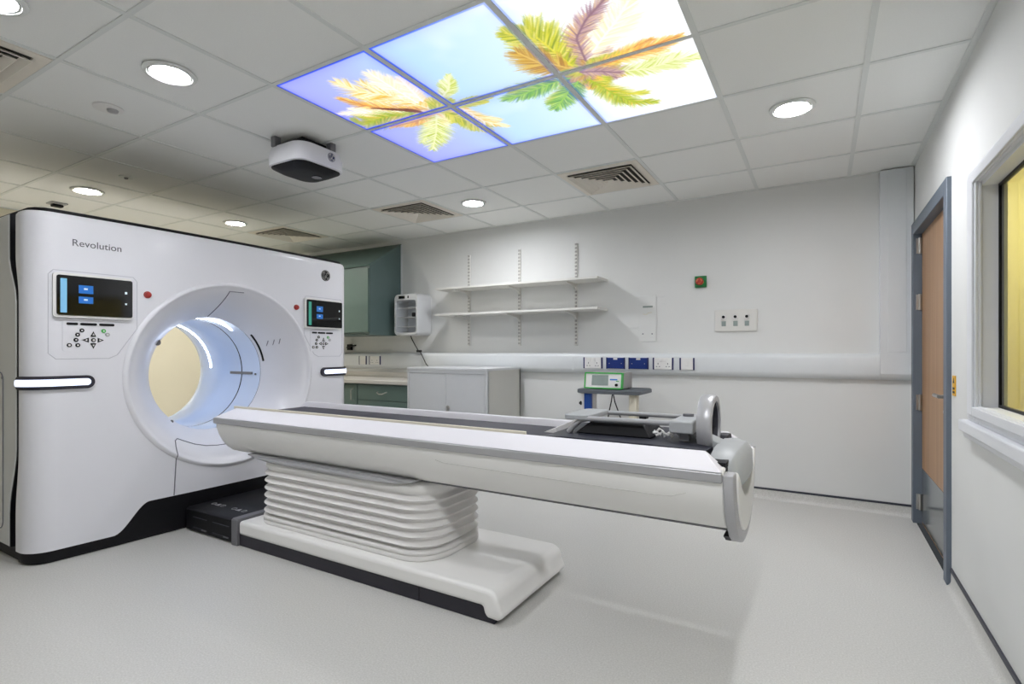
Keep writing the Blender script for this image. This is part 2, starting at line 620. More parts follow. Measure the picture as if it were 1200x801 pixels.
s = thing('smoke_detector', 'flat round smoke detector left of the nearest whole downlight', 'detector', (-3.71, -3.205, H - 0.03))
MB().lathe([(0, 0.066), (-0.007, 0.066), (-0.010, 0.058), (-0.0105, 0.0)], (-3.71, -3.205, H - 0.0005), 'z', 40).build('base', M['white_plastic'], s, smooth=35)
MB().lathe([(0, 0.026), (-0.010, 0.022), (-0.013, 0.012), (-0.0135, 0.0)], (-3.70, -3.19, H - 0.011), 'z', 24).build('sensor_cap', M['silver'], s, smooth=35)
s = thing('ceiling_sensor', 'tiny flat sensor in the ceiling tile over the middle of the scanner top', 'sensor', (-4.855, -2.629, H - 0.03))
MB().lathe([(0, 0.045), (-0.006, 0.043), (-0.008, 0.0)], (-4.855, -2.629, H - 0.0005), 'z', 28).build('base', M['grid'], s, smooth=35)
MB().lathe([(0, 0.014), (-0.010, 0.010), (-0.012, 0.0)], (-4.855, -2.629, H - 0.008), 'z', 16).build('sensor_cap', M['silver_dark'], s, smooth=35)
s = thing('ceiling_sensor', 'small dark square sensor on the ceiling above the left end of the scanner', 'sensor', (-6.13, -2.592, H - 0.04))
MB().box(-6.19, -6.07, -2.65, -2.535, H - 0.012, H - 0.0005).build('base', M['silver'], s, bevel=0.006)
MB().box(-6.16, -6.10, -2.63, -2.555, H - 0.034, H - 0.012).build('sensor_cap', M['black'], s, bevel=0.008)

# ceiling mounted camera pod
px0, px1, py0, py1 = -3.40, -3.06, -2.55, -2.20
pod = thing('ceiling_camera', 'white box camera with black underside hanging from the ceiling above the scanner', 'camera', (-3.23, -2.38, H - 0.2))


def rrect(x0, x1, y0, y1, r, n=8):
    pts = []
    for (ccx, ccy, a0) in ((x1 - r, y1 - r, 0), (x0 + r, y1 - r, PI / 2), (x0 + r, y0 + r, PI), (x1 - r, y0 + r, 1.5 * PI)):
        for k in range(n + 1):
            a = a0 + k / n * PI / 2
            pts.append((ccx + r * math.cos(a), ccy + r * math.sin(a)))
    return pts
rings = []
for z, ins in ((H - 0.165, 0.012), (H - 0.160, 0.002), (H - 0.10, 0.0), (H - 0.055, 0.012), (H - 0.048, 0.03)):
    rings.append([(p[0], p[1], z) for p in rrect(px0 + ins, px1 - ins, py0 + ins, py1 - ins, 0.085)])
MB().loft(rings).build('shell', M['gantry'], pod, smooth=45)
rings = []
for z, ins in ((H - 0.196, 0.075), (H - 0.19, 0.05), (H - 0.168, 0.014), (H - 0.160, 0.012)):
    rings.append([(p[0], p[1], z) for p in rrect(px0 + ins, px1 - ins, py0 + ins, py1 - ins, 0.075)])
lower = MB().loft(rings).build('lens_cover', M['black'], pod, smooth=45)
MB().cyl((-3.19, -2.33, H - 0.2), 'z', 0.03, 0.006, 20).build('lens', M['black_gloss'], lower, smooth=40)
MB().box(-3.33, -3.13, -2.48, -2.28, H - 0.05, H - 0.012).build('mount_plate', M['black'], pod, bevel=0.004)
for (bx, by) in ((-3.38, -2.46), (-3.30, -2.53), (-3.10, -2.30)):
    MB().box(bx - 0.02, bx + 0.02, by - 0.02, by + 0.02, H - 0.06, H - 0.001).build('mount_bracket', M['silver_dark'], pod, bevel=0.003)


def emblem(mb_disc_name, parent, c, r, axis, disc_mat, line_mat):
    """round badge: dark disc, pale ring and two looped script letters; c = centre, faces +axis ('x')"""
    e = MB().cyl(c, axis, r, 0.003, 40).build(mb_disc_name, disc_mat, parent, smooth=40)
    m = MB()
    cxx = c[0] + 0.0035

    def P(u, v):
        return (cxx, c[1] + u * r, c[2] + v * r)
    m.tube([P(0.86 * math.cos(a), 0.86 * math.sin(a)) for a in np.linspace(0, 2 * PI, 40, endpoint=False)], r * 0.05, 6, closed=True)
    m.tube([P(u, v) for u, v in [(-0.08, 0.42), (-0.28, 0.52), (-0.46, 0.25), (-0.42, -0.15), (-0.25, -0.38), (-0.06, -0.2), (-0.02, 0.1), (-0.2, 0.12), (-0.02, 0.1), (-0.04, -0.5), (-0.3, -0.62)]], r * 0.055, 6)
    m.tube([P(u, v) for u, v in [(0.5, 0.3), (0.42, 0.5), (0.22, 0.48), (0.14, 0.22), (0.3, 0.06), (0.14, -0.08), (0.12, -0.36), (0.32, -0.5), (0.52, -0.28)]], r * 0.055, 6)
    for k in range(4):
        a = k * PI / 2 + PI / 4
        m.tube([P(0.72 * math.cos(a + q), 0.72 * math.sin(a + q)) for q in (-0.35, -0.15, 0.1, 0.3)], r * 0.045, 6)
    m.build('badge_lines', line_mat, e, smooth=60)
    return e
emblem('badge', pod, (px1 - 0.002, -2.33, H - 0.10), 0.026, 'x', M['blue_dark'], M['white_plastic'])

# ------------------------------------------------------------------ sky picture panels
PX0, PX1 = GX(5), GX(2)
PY0, PY1 = GY(5), GY(3)
FR = [
    ('w', 0.09, [(-2.282, -2.347), (-2.356, -2.563), (-2.469, -2.675), (-2.486, -2.794)]),
    ('o', 0.058, [(-2.318, -2.368), (-2.46, -2.452), (-2.561, -2.562), (-2.607, -2.675)]),
    ('c', 0.077, [(-2.293, -2.43), (-2.295, -2.573), (-2.294, -2.681), (-2.292, -2.771)]),
    ('c', 0.051, [(-2.261, -2.436), (-2.232, -2.559), (-2.2, -2.677)]),
    ('p', 0.045, [(-2.18, -2.412), (-2.085, -2.472), (-2.007, -2.574)]),
    ('c', 0.051, [(-2.368, -2.372), (-2.529, -2.453), (-2.655, -2.513), (-2.746, -2.553)]),
    ('g', 0.077, [(-2.384, -2.354), (-2.562, -2.404), (-2.728, -2.386), (-2.747, -2.456)]),
    ('o', 0.051, [(-2.293, -2.301), (-2.466, -2.291), (-2.623, -2.31)]),
    ('p', 0.102, [(-2.293, -2.301), (-2.436, -2.123), (-2.624, -1.925)]),
    ('y', 0.077, [(-2.243, -2.298), (-2.19, -2.157), (-2.174, -1.985)]),
    ('w', 0.051, [(-2.153, -2.298), (-2.139, -2.099), (-2.059, -1.978)]),
    ('y', 0.032, [(-2.18, -2.313), (-2.055, -2.315), (-1.949, -2.313)]),
    ('b', 0.02, [(-2.34, -2.342), (-2.397, -2.401), (-2.541, -2.512)]),
    ('y', 0.121, [(-1.495, -2.351), (-1.516, -2.502), (-1.535, -2.638), (-1.543, -2.701)]),
    ('d', 0.099, [(-1.517, -2.345), (-1.584, -2.439), (-1.634, -2.571)]),
    ('y', 0.055, [(-1.547, -2.615), (-1.575, -2.676), (-1.608, -2.724)]),
    ('e', 0.066, [(-1.544, -2.285), (-1.674, -2.281), (-1.813, -2.255), (-1.906, -2.264)]),
    ('e', 0.077, [(-1.527, -2.236), (-1.627, -2.123), (-1.721, -2.036)]),
    ('g', 0.066, [(-1.475, -2.225), (-1.427, -2.05), (-1.361, -1.898), (-1.261, -1.839)]),
    ('p', 0.066, [(-1.36, -2.235), (-1.203, -2.179), (-1.075, -2.193), (-0.975, -2.159)]),
    ('o', 0.05, [(-1.422, -2.308), (-1.243, -2.325), (-1.119, -2.333), (-1.018, -2.342)]),
    ('c', 0.099, [(-1.413, -2.374), (-1.301, -2.486), (-1.208, -2.573), (-1.136, -2.657)]),
    ('v', 0.066, [(-1.426, -2.364), (-1.395, -2.541), (-1.314, -2.635), (-1.209, -2.712)]),
    ('v', 0.044, [(-1.486, -2.309), (-1.402, -2.268), (-1.324, -2.21)]),
]
PAL = {'w': [(255, 246, 205), (250, 214, 110), (226, 176, 50), (255, 250, 235)],
       'o': [(250, 200, 80), (240, 170, 70), (252, 222, 130), (206, 136, 80)],
       'c': [(255, 252, 240), (255, 244, 214), (252, 226, 180)],
       'p': [(236, 240, 190), (206, 216, 110), (250, 250, 225), (180, 196, 60)],
       'g': [(166, 186, 40), (120, 150, 30), (206, 214, 100), (226, 190, 60)],
       'y': [(222, 214, 60), (190, 196, 40), (238, 226, 130), (130, 150, 30)],
       'e': [(150, 200, 80), (90, 160, 80), (200, 226, 130), (80, 130, 110)],
       'd': [(206, 160, 50), (170, 120, 50), (226, 190, 90)],
       'v': [(170, 134, 150), (196, 160, 170), (222, 190, 150), (140, 104, 120)],
       'b': [(90, 50, 40), (130, 70, 40)]}
NP = 150
NXP, NYP = NP * 3, NP * 2
gx, gy = np.meshgrid((np.arange(NXP) + 0.5) / NXP, (np.arange(NYP) + 0.5) / NYP)
stops = [0.0, 0.2, 0.40, 0.62, 0.74, 1.0]
cols = np.array([(160, 166, 252), (172, 186, 250), (182, 216, 250), (208, 232, 252), (246, 250, 254), (252, 253, 255)], float)
pic = np.stack([np.interp(gx, stops, cols[:, k]) for k in range(3)], -1)
rng = np.random.RandomState(7)
cl_n = np.zeros_like(gx)
for (sx, sy, amp) in ((3, 2, 1.0), (6, 5, 0.7), (12, 9, 0.45), (24, 17, 0.3)):
    q = rng.rand(sy + 2, sx + 2)
    xi, yi = gx * sx, gy * sy
    x0i, y0i = xi.astype(int), yi.astype(int)
    fx, fy = xi - x0i, yi - y0i
    fx, fy = fx * fx * (3 - 2 * fx), fy * fy * (3 - 2 * fy)
    cl_n += amp * ((q[y0i, x0i] * (1 - fx) + q[y0i, x0i + 1] * fx) * (1 - fy) + (q[y0i + 1, x0i] * (1 - fx) + q[y0i + 1, x0i + 1] * fx) * fy)
cl_n = np.clip((cl_n / 2.45 - 0.5) * 3.2, 0, 1)[..., None] * np.clip((gx - 0.25) * 2.2, 0, 1)[..., None]
pic = pic * (1 - cl_n) + 255 * cl_n
low = np.clip((gy - 0.75) * 3, 0, 1)[..., None] * np.clip((gx - 0.6) * 3, 0, 1)[..., None] * 0.35
pic = pic * (1 - low) + np.array((190, 214, 250)) * low


def stroke(a, b, w0, w1, c, alpha=0.9):
    """paint one tapering leaflet of the printed picture (panel coordinates in metres)"""
    ax, ay = (a[0] - PX0) / (PX1 - PX0) * NXP, (a[1] - PY0) / (PY1 - PY0) * NYP
    bx, by = (b[0] - PX0) / (PX1 - PX0) * NXP, (b[1] - PY0) / (PY1 - PY0) * NYP
    k = NP / 0.6
    R = max(w0, w1) * k + 1.5
    x0, x1 = int(max(0, min(ax, bx) - R)), int(min(NXP, max(ax, bx) + R + 1))
    y0, y1 = int(max(0, min(ay, by) - R)), int(min(NYP, max(ay, by) + R + 1))
    if x0 >= x1 or y0 >= y1:
        return
    X, Y = np.meshgrid(np.arange(x0, x1) + 0.5, np.arange(y0, y1) + 0.5)
    dx, dy = bx - ax, by - ay
    t = np.clip(((X - ax) * dx + (Y - ay) * dy) / (dx * dx + dy * dy + 1e-9), 0, 1)
    dist = np.hypot(X - ax - t * dx, Y - ay - t * dy)
    wd = (w0 + (w1 - w0) * t) * k
    m = (np.clip(wd + 0.5 - dist, 0, 1) * alpha)[..., None]
    pic[y0:y1, x0:x1] = pic[y0:y1, x0:x1] * (1 - m) + np.array(c) * m


FR2 = []
for key, ln, pts in FR:
    if key in 'b':
        continue
    for (ang, sc, kk) in ((0.16, 0.82, {'e': 'g', 'v': 'c', 'o': 'w', 'd': 'y'}.get(key, key)), (-0.15, 0.75, {'v': 'o', 'e': 'e', 'g': 'y'}.get(key, key))):
        b0_ = pts[0]
        ca_, sa_ = math.cos(ang), math.sin(ang)
        FR2.append((kk, ln * 0.85, [(b0_[0] + sc * ((p[0] - b0_[0]) * ca_ - (p[1] - b0_[1]) * sa_), b0_[1] + sc * ((p[0] - b0_[0]) * sa_ + (p[1] - b0_[1]) * ca_)) for p in pts]))
for (ccx, ccy, keys) in ((-2.285, -2.325, 'wowygyco'), (-1.445, -2.300, 'yvdvgyov')):
    for k in range(22):
        a = 2 * PI * k / 22 + rng.uniform(-.1, .1)
        L = rng.uniform(.10, .20)
        FR2.append((keys[k % len(keys)], 0.045, [(ccx, ccy), (ccx + .5 * L * math.cos(a), ccy + .5 * L * math.sin(a)), (ccx + L * math.cos(a + .15), ccy + L * math.sin(a + .15))]))
for fi, (key, ln, pts) in enumerate(FR2 + FR):
    P = np.array(pts, float)
    al = 0.45 if fi < len(FR2) else 0.7
    # resample the spine smoothly
    tt = np.linspace(0, len(P) - 1, 60)
    sp = np.stack([np.interp(tt, np.arange(len(P)), P[:, k]) for k in range(2)], -1)
    for _ in range(6):
        sp[1:-1] = (sp[:-2] + 2 * sp[1:-1] + sp[2:]) / 4
    pal = PAL[key]
    for k in range(1, 60):
        d = sp[k] - sp[k - 1]
        d /= (np.hypot(*d) + 1e-9)
        nrm = np.array((-d[1], d[0]))
        f = k / 60
        L = ln * (0.35 + 0.9 * math.sin(PI * min(1, f * 0.85 + 0.12))) * 1.15
        for sgn in (-1, 1):
            for rep in range(2):
                ang = 0.95 - 0.55 * f + rng.uniform(-.18, .18)
                v = d * math.cos(ang) + sgn * nrm * math.sin(ang)
                LL = L * rng.uniform(.7, 1.1)
                c = pal[rng.randint(len(pal))]
                stroke(sp[k], sp[k] + v * LL, 0.0040, 0.0008, c, al)
    for k in range(1, 60):
        stroke(sp[k - 1], sp[k], 0.005, 0.004, pal[-1] if key in 'ovbd' else pal[0], al)
# every printed tile has its own blue edge, strongest over the blue part of the sky
edge = np.zeros_like(gx)
for a in range(NYP):
    pass
ex = np.minimum((np.arange(NXP) % NP), NP - 1 - (np.arange(NXP) % NP))
ey = np.minimum((np.arange(NYP) % NP), NP - 1 - (np.arange(NYP) % NP))
e2 = np.minimum(ex[None, :], ey[:, None]).astype(float)
fade = np.clip(1.35 - gx * 1.6 + (gy < 0.0) * 1.0, 0.0, 1)
core = (np.clip(3.0 - e2, 0, 1) * fade)[..., None]
halo = (np.exp(-e2 / 8.0) * 0.55 * fade)[..., None]
pic = pic * (1 - halo) + np.array((120, 120, 255)) * halo
pic = pic * (1 - core) + np.array((30, 74, 232)) * core
pc = np.clip(pic, 0, 255) / 255.0
plin = np.where(pc <= 0.04045, pc / 12.92, ((pc + 0.055) / 1.055) ** 2.4)

sky = bpy.data.materials.new('backlit sky print')
sky.use_nodes = True
nt = sky.node_tree
pb = nt.nodes['Principled BSDF']
at_ = nt.nodes.new('ShaderNodeAttribute')
at_.attribute_name = 'print'
pb.inputs['Base Color'].default_value = (0.02, 0.02, 0.02, 1)
pb.inputs['Roughness'].default_value = 0.5
nt.links.new(at_.outputs['Color'], pb.inputs['Emission Color'])
pb.inputs['Emission Strength'].default_value = 0.88
SKYN = {(2, 3): 'backlit sky panel with right palm crown, nearest the back wall and the door',
        (2, 4): 'backlit white sky panel with the tall purple and cream palm frond',
        (3, 3): 'backlit blue sky panel with green palm fronds along its right side, near the back wall',
        (3, 4): 'backlit pale blue sky panel with golden fronds at its right corner, cut by the top of the photo',
        (4, 3): 'backlit violet blue sky panel forming the lowest corner with hanging green yellow frond',
        (4, 4): 'backlit violet blue sky panel at the left corner with orange palm fronds'}
for i in (2, 3, 4):
    for j in (3, 4):
        x1, x0 = GX(i) - 0.013, GX(i + 1) + 0.013
        y1, y0 = GY(j) - 0.012, GY(j + 1) + 0.012
        t = thing('sky_panel', SKYN[(i, j)], 'ceiling light panel', ((x0 + x1) / 2, (y0 + y1) / 2, H - 0.004), 'backlit palm and sky ceiling panels')
        ci = {4: 0, 3: 1, 2: 2}[i]
        ri = {4: 0, 3: 1}[j]
        sub = plin[ri * NP:(ri + 1) * NP, ci * NP:(ci + 1) * NP]
        xs = np.linspace(x0, x1, NP)
        ys = np.linspace(y0, y1, NP)
        zz = H - 0.003
        m = MB().grid([[(x, y, zz) for x in xs] for y in ys])
        o = m.build('printed_diffuser', sky, t, recalc=False)
        ca = o.data.color_attributes.new('print', 'FLOAT_COLOR', 'POINT')
        buf = np.ones((NP * NP, 4), np.float32)
        buf[:, :3] = sub.reshape(-1, 3)
        ca.data.foreach_set('color', buf.ravel())
        rect = MB()
        z0_, z1_ = H - 0.0035, H - 0.0003
        for q in ((x0 - 0.002, x0, y0 - 0.002, y1 + 0.002), (x1, x1 + 0.002, y0 - 0.002, y1 + 0.002), (x0, x1, y0 - 0.002, y0), (x0, x1, y1, y1 + 0.002)):
            rect.box(*q, z0_, z1_)
        rect.build('edge_frame', M['silver'], t)

# ------------------------------------------------------------------ back wall: trunking and sockets
TZ0, TZ1 = 0.935, 1.12
tp = [(-0.0005, TZ0), (-0.030, TZ0 + 0.004), (-0.052, TZ0 + 0.022), (-0.060, TZ0 + 0.045), (-0.060, TZ1 - 0.035), (-0.050, TZ1 - 0.006), (-0.035, TZ1), (-0.0005, TZ1)]
t = thing('dado_trunking', 'white dado cable trunking running along the back wall', 'trunking', (-3.4, -0.03, TZ0))
MB().prism(tp, 'x', XL + 0.002, -0.195).build('trunking_body', M['trunk'], t, smooth=50)
for xx in (-4.30, -2.50):
    MB().box(xx - 0.004, xx + 0.004, -0.0615, -0.02, TZ0 + 0.03, TZ1 - 0.03).build('joint_cover', M['trunk'], t)
t = thing('vertical_trunking', 'wide white vertical cable trunking in the corner beside the door', 'trunking', (-0.10, -0.03, TZ0))
tb = MB()
tb.box(-0.195, -0.004, -0.062, 0, TZ0 + 0.04, H - 0.007)
tb.prism([(0, TZ0), (-0.030, TZ0 + 0.004), (-0.052, TZ0 + 0.022), (-0.062, TZ0 + 0.045), (0, TZ0 + 0.045)], 'x', -0.195, -0.004)
tb.build('trunking_body', M['trunk'], t, bevel=0.004)
MB().box(-0.150, -0.045, -0.066, -0.06, TZ1 + 0.01, H - 0.01).build('trunking_lid', M['trunk'], t, bevel=0.0015)


def socket(x0, x1, label, kind, grp):
    z0, z1 = 0.985, 1.08
    y = -0.060
    t = thing('wall_socket', label, 'socket', ((x0 + x1) / 2, y, z0), grp)
    plate = M['blue'] if kind == 'data' else M['socket']
    MB().box(x0 + 0.012, x1 - 0.012, y - 0.010, y, z0, z1).build('faceplate', plate, t, bevel=0.002)
    for xx in (x0, x1 - 0.011):
        MB().box(xx, xx + 0.011, y - 0.008, y, z0 - 0.002, z1 + 0.002).build('edge_strip', M['blue_dark'], t)
    cxm = (x0 + x1) / 2
    if kind == 'twin':
        for dx in (-0.04, 0.04):
            q = MB()
            for (a, b, wv, hv) in ((0, 0.012, .006, .014), (-0.012, -0.012, .011, .006), (0.012, -0.012, .011, .006)):
                q.box(cxm + dx + a - wv / 2, cxm + dx + a + wv / 2, y - 0.0108, y - 0.009, 1.02 + b - hv / 2, 1.02 + b + hv / 2)
            q.build('pin_holes', M['line'], t)
            MB().box(cxm + dx * 0.45 - 0.008, cxm + dx * 0.45 + 0.008, y - 0.0135, y - 0.009, 1.048, 1.070).build('rocker_switch', M['socket'], t, bevel=0.002)
    elif kind == 'single':
        MB().box(cxm - 0.012, cxm + 0.012, y - 0.013, y - 0.009, 1.015, 1.045).build('rocker_switch', M['socket'], t, bevel=0.002)
    else:
        MB().box(cxm - 0.018, cxm + 0.018, y - 0.0125, y - 0.009, 1.062, 1.078).build('outlet_flap', M['white_plastic'], t, bevel=0.001)
        for dx in (-0.055, 0.055):
            MB().cyl((cxm + dx, y - 0.0115, 1.03), 'y', 0.004, 0.003, 10).build('screw', M['metal'], t)
    return t
GS = 'sockets on the dado trunking'
socket(-2.395, -2.215, 'white twin socket with dark blue edges, leftmost of the row behind the trolley', 'twin', GS)
socket(-2.180, -2.010, 'blue outlet plate directly right of the white twin socket above the trolley', 'data', GS)
socket(-1.978, -1.805, 'second blue outlet plate, next to the right hand white twin socket', 'data', GS)
socket(-1.768, -1.598, 'white twin socket with dark blue edges right of the two blue plates', 'twin', GS)
socket(-1.548, -1.430, 'small white single plate with dark blue edges at the right end of the socket row', 'single', GS)
socket(-5.225, -5.105, 'narrow white plate with dark edges on the trunking above the worktop', 'single', GS)
socket(-5.060, -4.885, 'wider white twin socket above the worktop, nearest the white steel cupboard', 'twin', GS)
socket(-5.66, -5.53, 'white socket on the trunking half hidden by the edge of the scanner', 'single', GS)

# emergency stop
e = thing('wall_stop_button', 'green square plate with red round stop button on the back wall', 'button', (-1.392, -0.02, 1.655))
MB().box(-1.437, -1.347, -0.022, 0, 1.655, 1.748).build('backplate', M['green_dark'], e, bevel=0.003)
MB().cyl((-1.392, -0.022, 1.70), 'y', 0.026, -0.008, 24).build('collar', M['yellow'], e, smooth=40)
MB().lathe([(0, 0.016), (-0.014, 0.016), (-0.018, 0.029), (-0.030, 0.030), (-0.036, 0.022), (-0.037, 0.0)], (-1.392, -0.03, 1.70), 'y', 28).build('push_button', M['red'], e, smooth=35)
q = MB()
for k in range(3):
    q.tube([(-1.392 + 0.018 * math.cos(a), -0.0675, 1.70 + 0.018 * math.sin(a)) for a in np.linspace(k * 2.1, k * 2.1 + 1.2, 7)], 0.0022, 6)
q.build('arrow_marks', M['yellow_red'], e)

# medical gas outlet plate
g_ = thing('gas_outlet_plate', 'white rectangular wall plate with three dark medical gas outlets', 'outlet plate', (-1.13, -0.02, 1.295))
MB().box(-1.283, -0.972, -0.016, 0, 1.295, 1.465).build('backplate', M['shelf'], g_, bevel=0.003)
for xx in (-1.215, -1.128, -1.045):
    o = MB().cyl((xx, -0.016, 1.405), 'y', 0.019, -0.012, 20).build('gas_outlet', M['socket'], g_, smooth=40)
    MB().cyl((xx, -0.028, 1.408), 'y', 0.011, -0.012, 16).build('socket_core', M['black'], o, smooth=40)
    MB().box(xx - 0.016, xx + 0.016, -0.0185, -0.016, 1.335, 1.375).build('outlet_label', M['lcd'], g_)

# blank mounting panel
g_ = thing('mounting_panel', 'blank white wall mounting panel between the shelves and the gas outlets', 'wall panel', (-1.83, -0.02, 1.215))
MB().box(-1.905, -1.755, -0.007, 0, 1.22, 1.615).build('centre_plate', M['wall'], g_, bevel=0.002)
for zz in (1.215, 1.335, 1.53, 1.60):
    MB().box(-1.985, -1.69, -0.005, 0, zz, zz + 0.010).build('mounting_rail', M['wall'], g_)
MB().box(-1.87, -1.785, -0.0085, -0.007, 1.51, 1.525).build('blue_mark', M['lcd'], g_)
q = MB()
q.tube([(-1.87, -0.008, 1.455), (-1.84, -0.008, 1.45), (-1.82, -0.008, 1.465), (-1.79, -0.008, 1.468)], 0.003, 6)
q.build('wire_end', M['cream'], g_)
for xx in (-1.87, -1.79):
    MB().cyl((xx, -0.007, 1.285), 'y', 0.006, -0.002, 10).build('screw', M['line'], g_)

# ------------------------------------------------------------------ twin slot shelving
UL = {-3.69: 'white slotted shelf upright nearest the warming cabinet', -3.09: 'white slotted shelf upright in the middle of the shelves', -2.49: 'white slotted shelf upright at the right end of the shelves'}
u0 = None
for xx, lab in UL.items():
    if u0 is None:
        u0 = thing('shelf_upright', lab, 'shelf rail', (xx, -0.008, 1.19), 'slotted shelf uprights')
        MB().box(xx - 0.013, xx + 0.013, -0.016, 0, 1.19, 2.13).build('channel', M['shelf'], u0, bevel=0.002)
        q = MB()
        for k in range(28):
            z = 1.205 + k * 0.0335
            q.box(xx - 0.0085, xx - 0.0035, -0.0168, -0.0155, z, z + 0.019)
            q.box(xx + 0.0035, xx + 0.0085, -0.0168, -0.0155, z, z + 0.019)
        q.build('slots', material('slot shadow gap', (92, 90, 87), 0.8, noise=0.05, scale=20), u0)
    else:
        dup(u0, (xx + 3.69, 0, 0), lab)
b0 = None
for sz, nm in ((1.775, 'upper'), (1.513, 'lower')):
    sh = MB().box(-3.93, -2.18, -0.275, -0.018, sz - 0.019, sz).build('shelf_board', M['shelf'], bevel=0.002)
    tag(sh, nm + ' white wall shelf on brackets, empty', 'shelf', 'white wall shelves')
    for xx, wl in ((-3.69, 'left'), (-3.09, 'middle'), (-2.49, 'right')):
        lab = '%s of the three white brackets under the %s wall shelf' % (wl, nm)
        if b0 is None:
            b0 = MB().prism([(-0.017, sz - 0.0195), (-0.235, sz - 0.0195), (-0.235, sz - 0.030), (-0.06, sz - 0.052), (-0.017, sz - 0.085)], 'x', xx - 0.009, xx + 0.009).build('shelf_bracket', M['shelf'], bevel=0.002)
            tag(b0, lab, 'bracket', 'white shelf brackets')
            B0 = (xx, sz)
        else:
            dup(b0, (xx - B0[0], 0, sz - B0[1]), lab)

# ------------------------------------------------------------------ wall cupboard with sloping top
cb = thing('wall_cupboard', 'grey green wall cupboard with sloping top, behind the scanner', 'cupboard', (-5.4, -0.25, 1.31))
CX0, CX1, CY = -6.2, -4.63, -0.50
MB().prism([(0, 1.31), (CY + 0.02, 1.31), (CY + 0.02, 2.03), (0, 2.325)], 'x', CX0, CX1).build('carcass', M['cab_side'], cb, bevel=0.002)
MB().prism([(CY + 0.004, 2.032), (CY + 0.02, 2.056), (0.0, 2.345), (0, 2.325), (CY + 0.02, 2.03)], 'x', CX0, CX1 + 0.002).build('sloping_top', M['cab'], cb)
for (a, b) in ((CX0 + 0.005, -5.42), (-5.41, CX1 - 0.005)):
    MB().box(a, b, CY, CY + 0.019, 1.335, 2.01).build('cupboard_door', M['cab'], cb, bevel=0.002)
tag(MB().box(CX1 + 0.003, CX1 + 0.014, -0.012, 0, 1.315, 2.33).build('cover_strip', M['trunk']), 'thin white strip on the wall along the right edge of the green cupboard', 'trim strip')

# ------------------------------------------------------------------ warming cabinet
wx0, wx1, wy, wz0, wz1 = -4.53, -4.195, -0.225, 1.305, 1.748
wc = thing('warming_cabinet', 'small white wall cabinet with rounded glass door beside the green cupboard', 'cabinet', ((wx0 + wx1) / 2, -0.11, wz0))
ring = rrect(wx0, wx1, wz0, wz1, 0.045, 6)
ox0, ox1, oz0, oz1 = wx0 + 0.03, wx1 - 0.025, wz0 + 0.03, wz1 - 0.065
hole = rrect(ox0, ox1, oz0, oz1, 0.035, 6)
mb = MB()
rows = [[(p[0], -0.002, p[1]) for p in ring], [(p[0], wy + 0.015, p[1]) for p in ring],
        [(p[0] + (-0.008 if p[0] > (wx0 + wx1) / 2 else 0.008), wy, p[1] + (-0.008 if p[1] > 1.5 else 0.008)) for p in ring],
        [(p[0], wy, p[1]) for p in hole], [(p[0], -0.035, p[1]) for p in hole]]
mb.grid(rows, wrap_u=True)
o_ = len(mb.v)
n_ = len(ring)
mb.f.append(tuple(range(o_ - n_, o_)))
mb.f.append(tuple(range(0, n_)))
mb.build('cabinet_body', M['steel_white'], wc, smooth=45)
dr = MB().prism(rrect(ox0 + 0.003, ox1 - 0.003, oz0 + 0.003, oz1 - 0.003, 0.03, 6), 'y', wy + 0.004, wy + 0.010).build('glass_door', M['clear_glass'], wc)
MB().box(ox1 - 0.05, ox1 - 0.008, wy - 0.012, wy + 0.004, 1.50, 1.545).build('door_latch', M['black'], dr, bevel=0.006)
for zz in (1.42, 1.62):
    MB().cyl((wx0 + 0.02, wy - 0.004, zz - 0.02), 'z', 0.007, 0.04, 10).build('door_hinge', M['silver'], dr, smooth=40)
for zz in (1.40, 1.50, 1.60):
    m = MB()
    for k in range(9):
        xx = ox0 + 0.01 + k * (ox1 - ox0 - 0.02) / 8
        m.tube([(xx, wy + 0.02, zz), (xx, -0.04, zz)], 0.0018, 6)
    m.tube([(ox0 + 0.005, wy + 0.02, zz), (ox1 - 0.005, wy + 0.02, zz)], 0.003, 6)
    m.tube([(ox0 + 0.005, -0.045, zz), (ox1 - 0.005, -0.045, zz)], 0.003, 6)
    m.build('wire_shelf', M['white_plastic'], wc)
MB().box(-4.46, -4.375, wy - 0.003, wy + 0.004, 1.698, 1.728).build('display', M['black_gloss'], wc)
MB().box(-4.335, -4.32, wy - 0.004, wy + 0.004, 1.700, 1.726).build('power_switch', M['black'], wc)
c_ = MB()
c_.tube([(-4.40, -0.10, 1.303), (-4.395, -0.09, 1.27), (-4.36, -0.075, 1.20), (-4.325, -0.07, 1.15), (-4.29, -0.075, 1.13), (-4.24, -0.08, 1.06), (-4.20, -0.085, 1.00), (-4.17, -0.085, 0.975), (-4.16, -0.09, 0.93)], 0.005, 8)
c_.box(-4.335, -4.28, -0.085, -0.0605, 1.125, 1.15)
tag(c_.build('power_cable', M['cable'], smooth=50), 'thin black cable hanging from the warming cabinet to the trunking', 'cable')
f_ = MB()
f_.box(-5.46, -5.40, -0.035, 0, 1.15, 1.22)
f_.prism([(-5.45, 1.175), (-5.30, 1.20), (-5.30, 1.215), (-5.42, 1.205)], 'y', -0.06, -0.035)
tag(f_.build('wall_fitting', M['black']), 'small black lever shaped fitting on the wall beside the right edge of the scanner', 'fitting')

# ------------------------------------------------------------------ base units, worktop, steel cupboard
wt = MB()
wt.box(-6.5, -4.005, -0.585, -0.001, 0.803, 0.843)
wt.box(-6.5, -4.005, -0.020, -0.001, 0.843, 0.90)
tag(wt.build('worktop', M['worktop'], bevel=0.006), 'pale worktop on the grey green units behind the scanner', 'worktop')


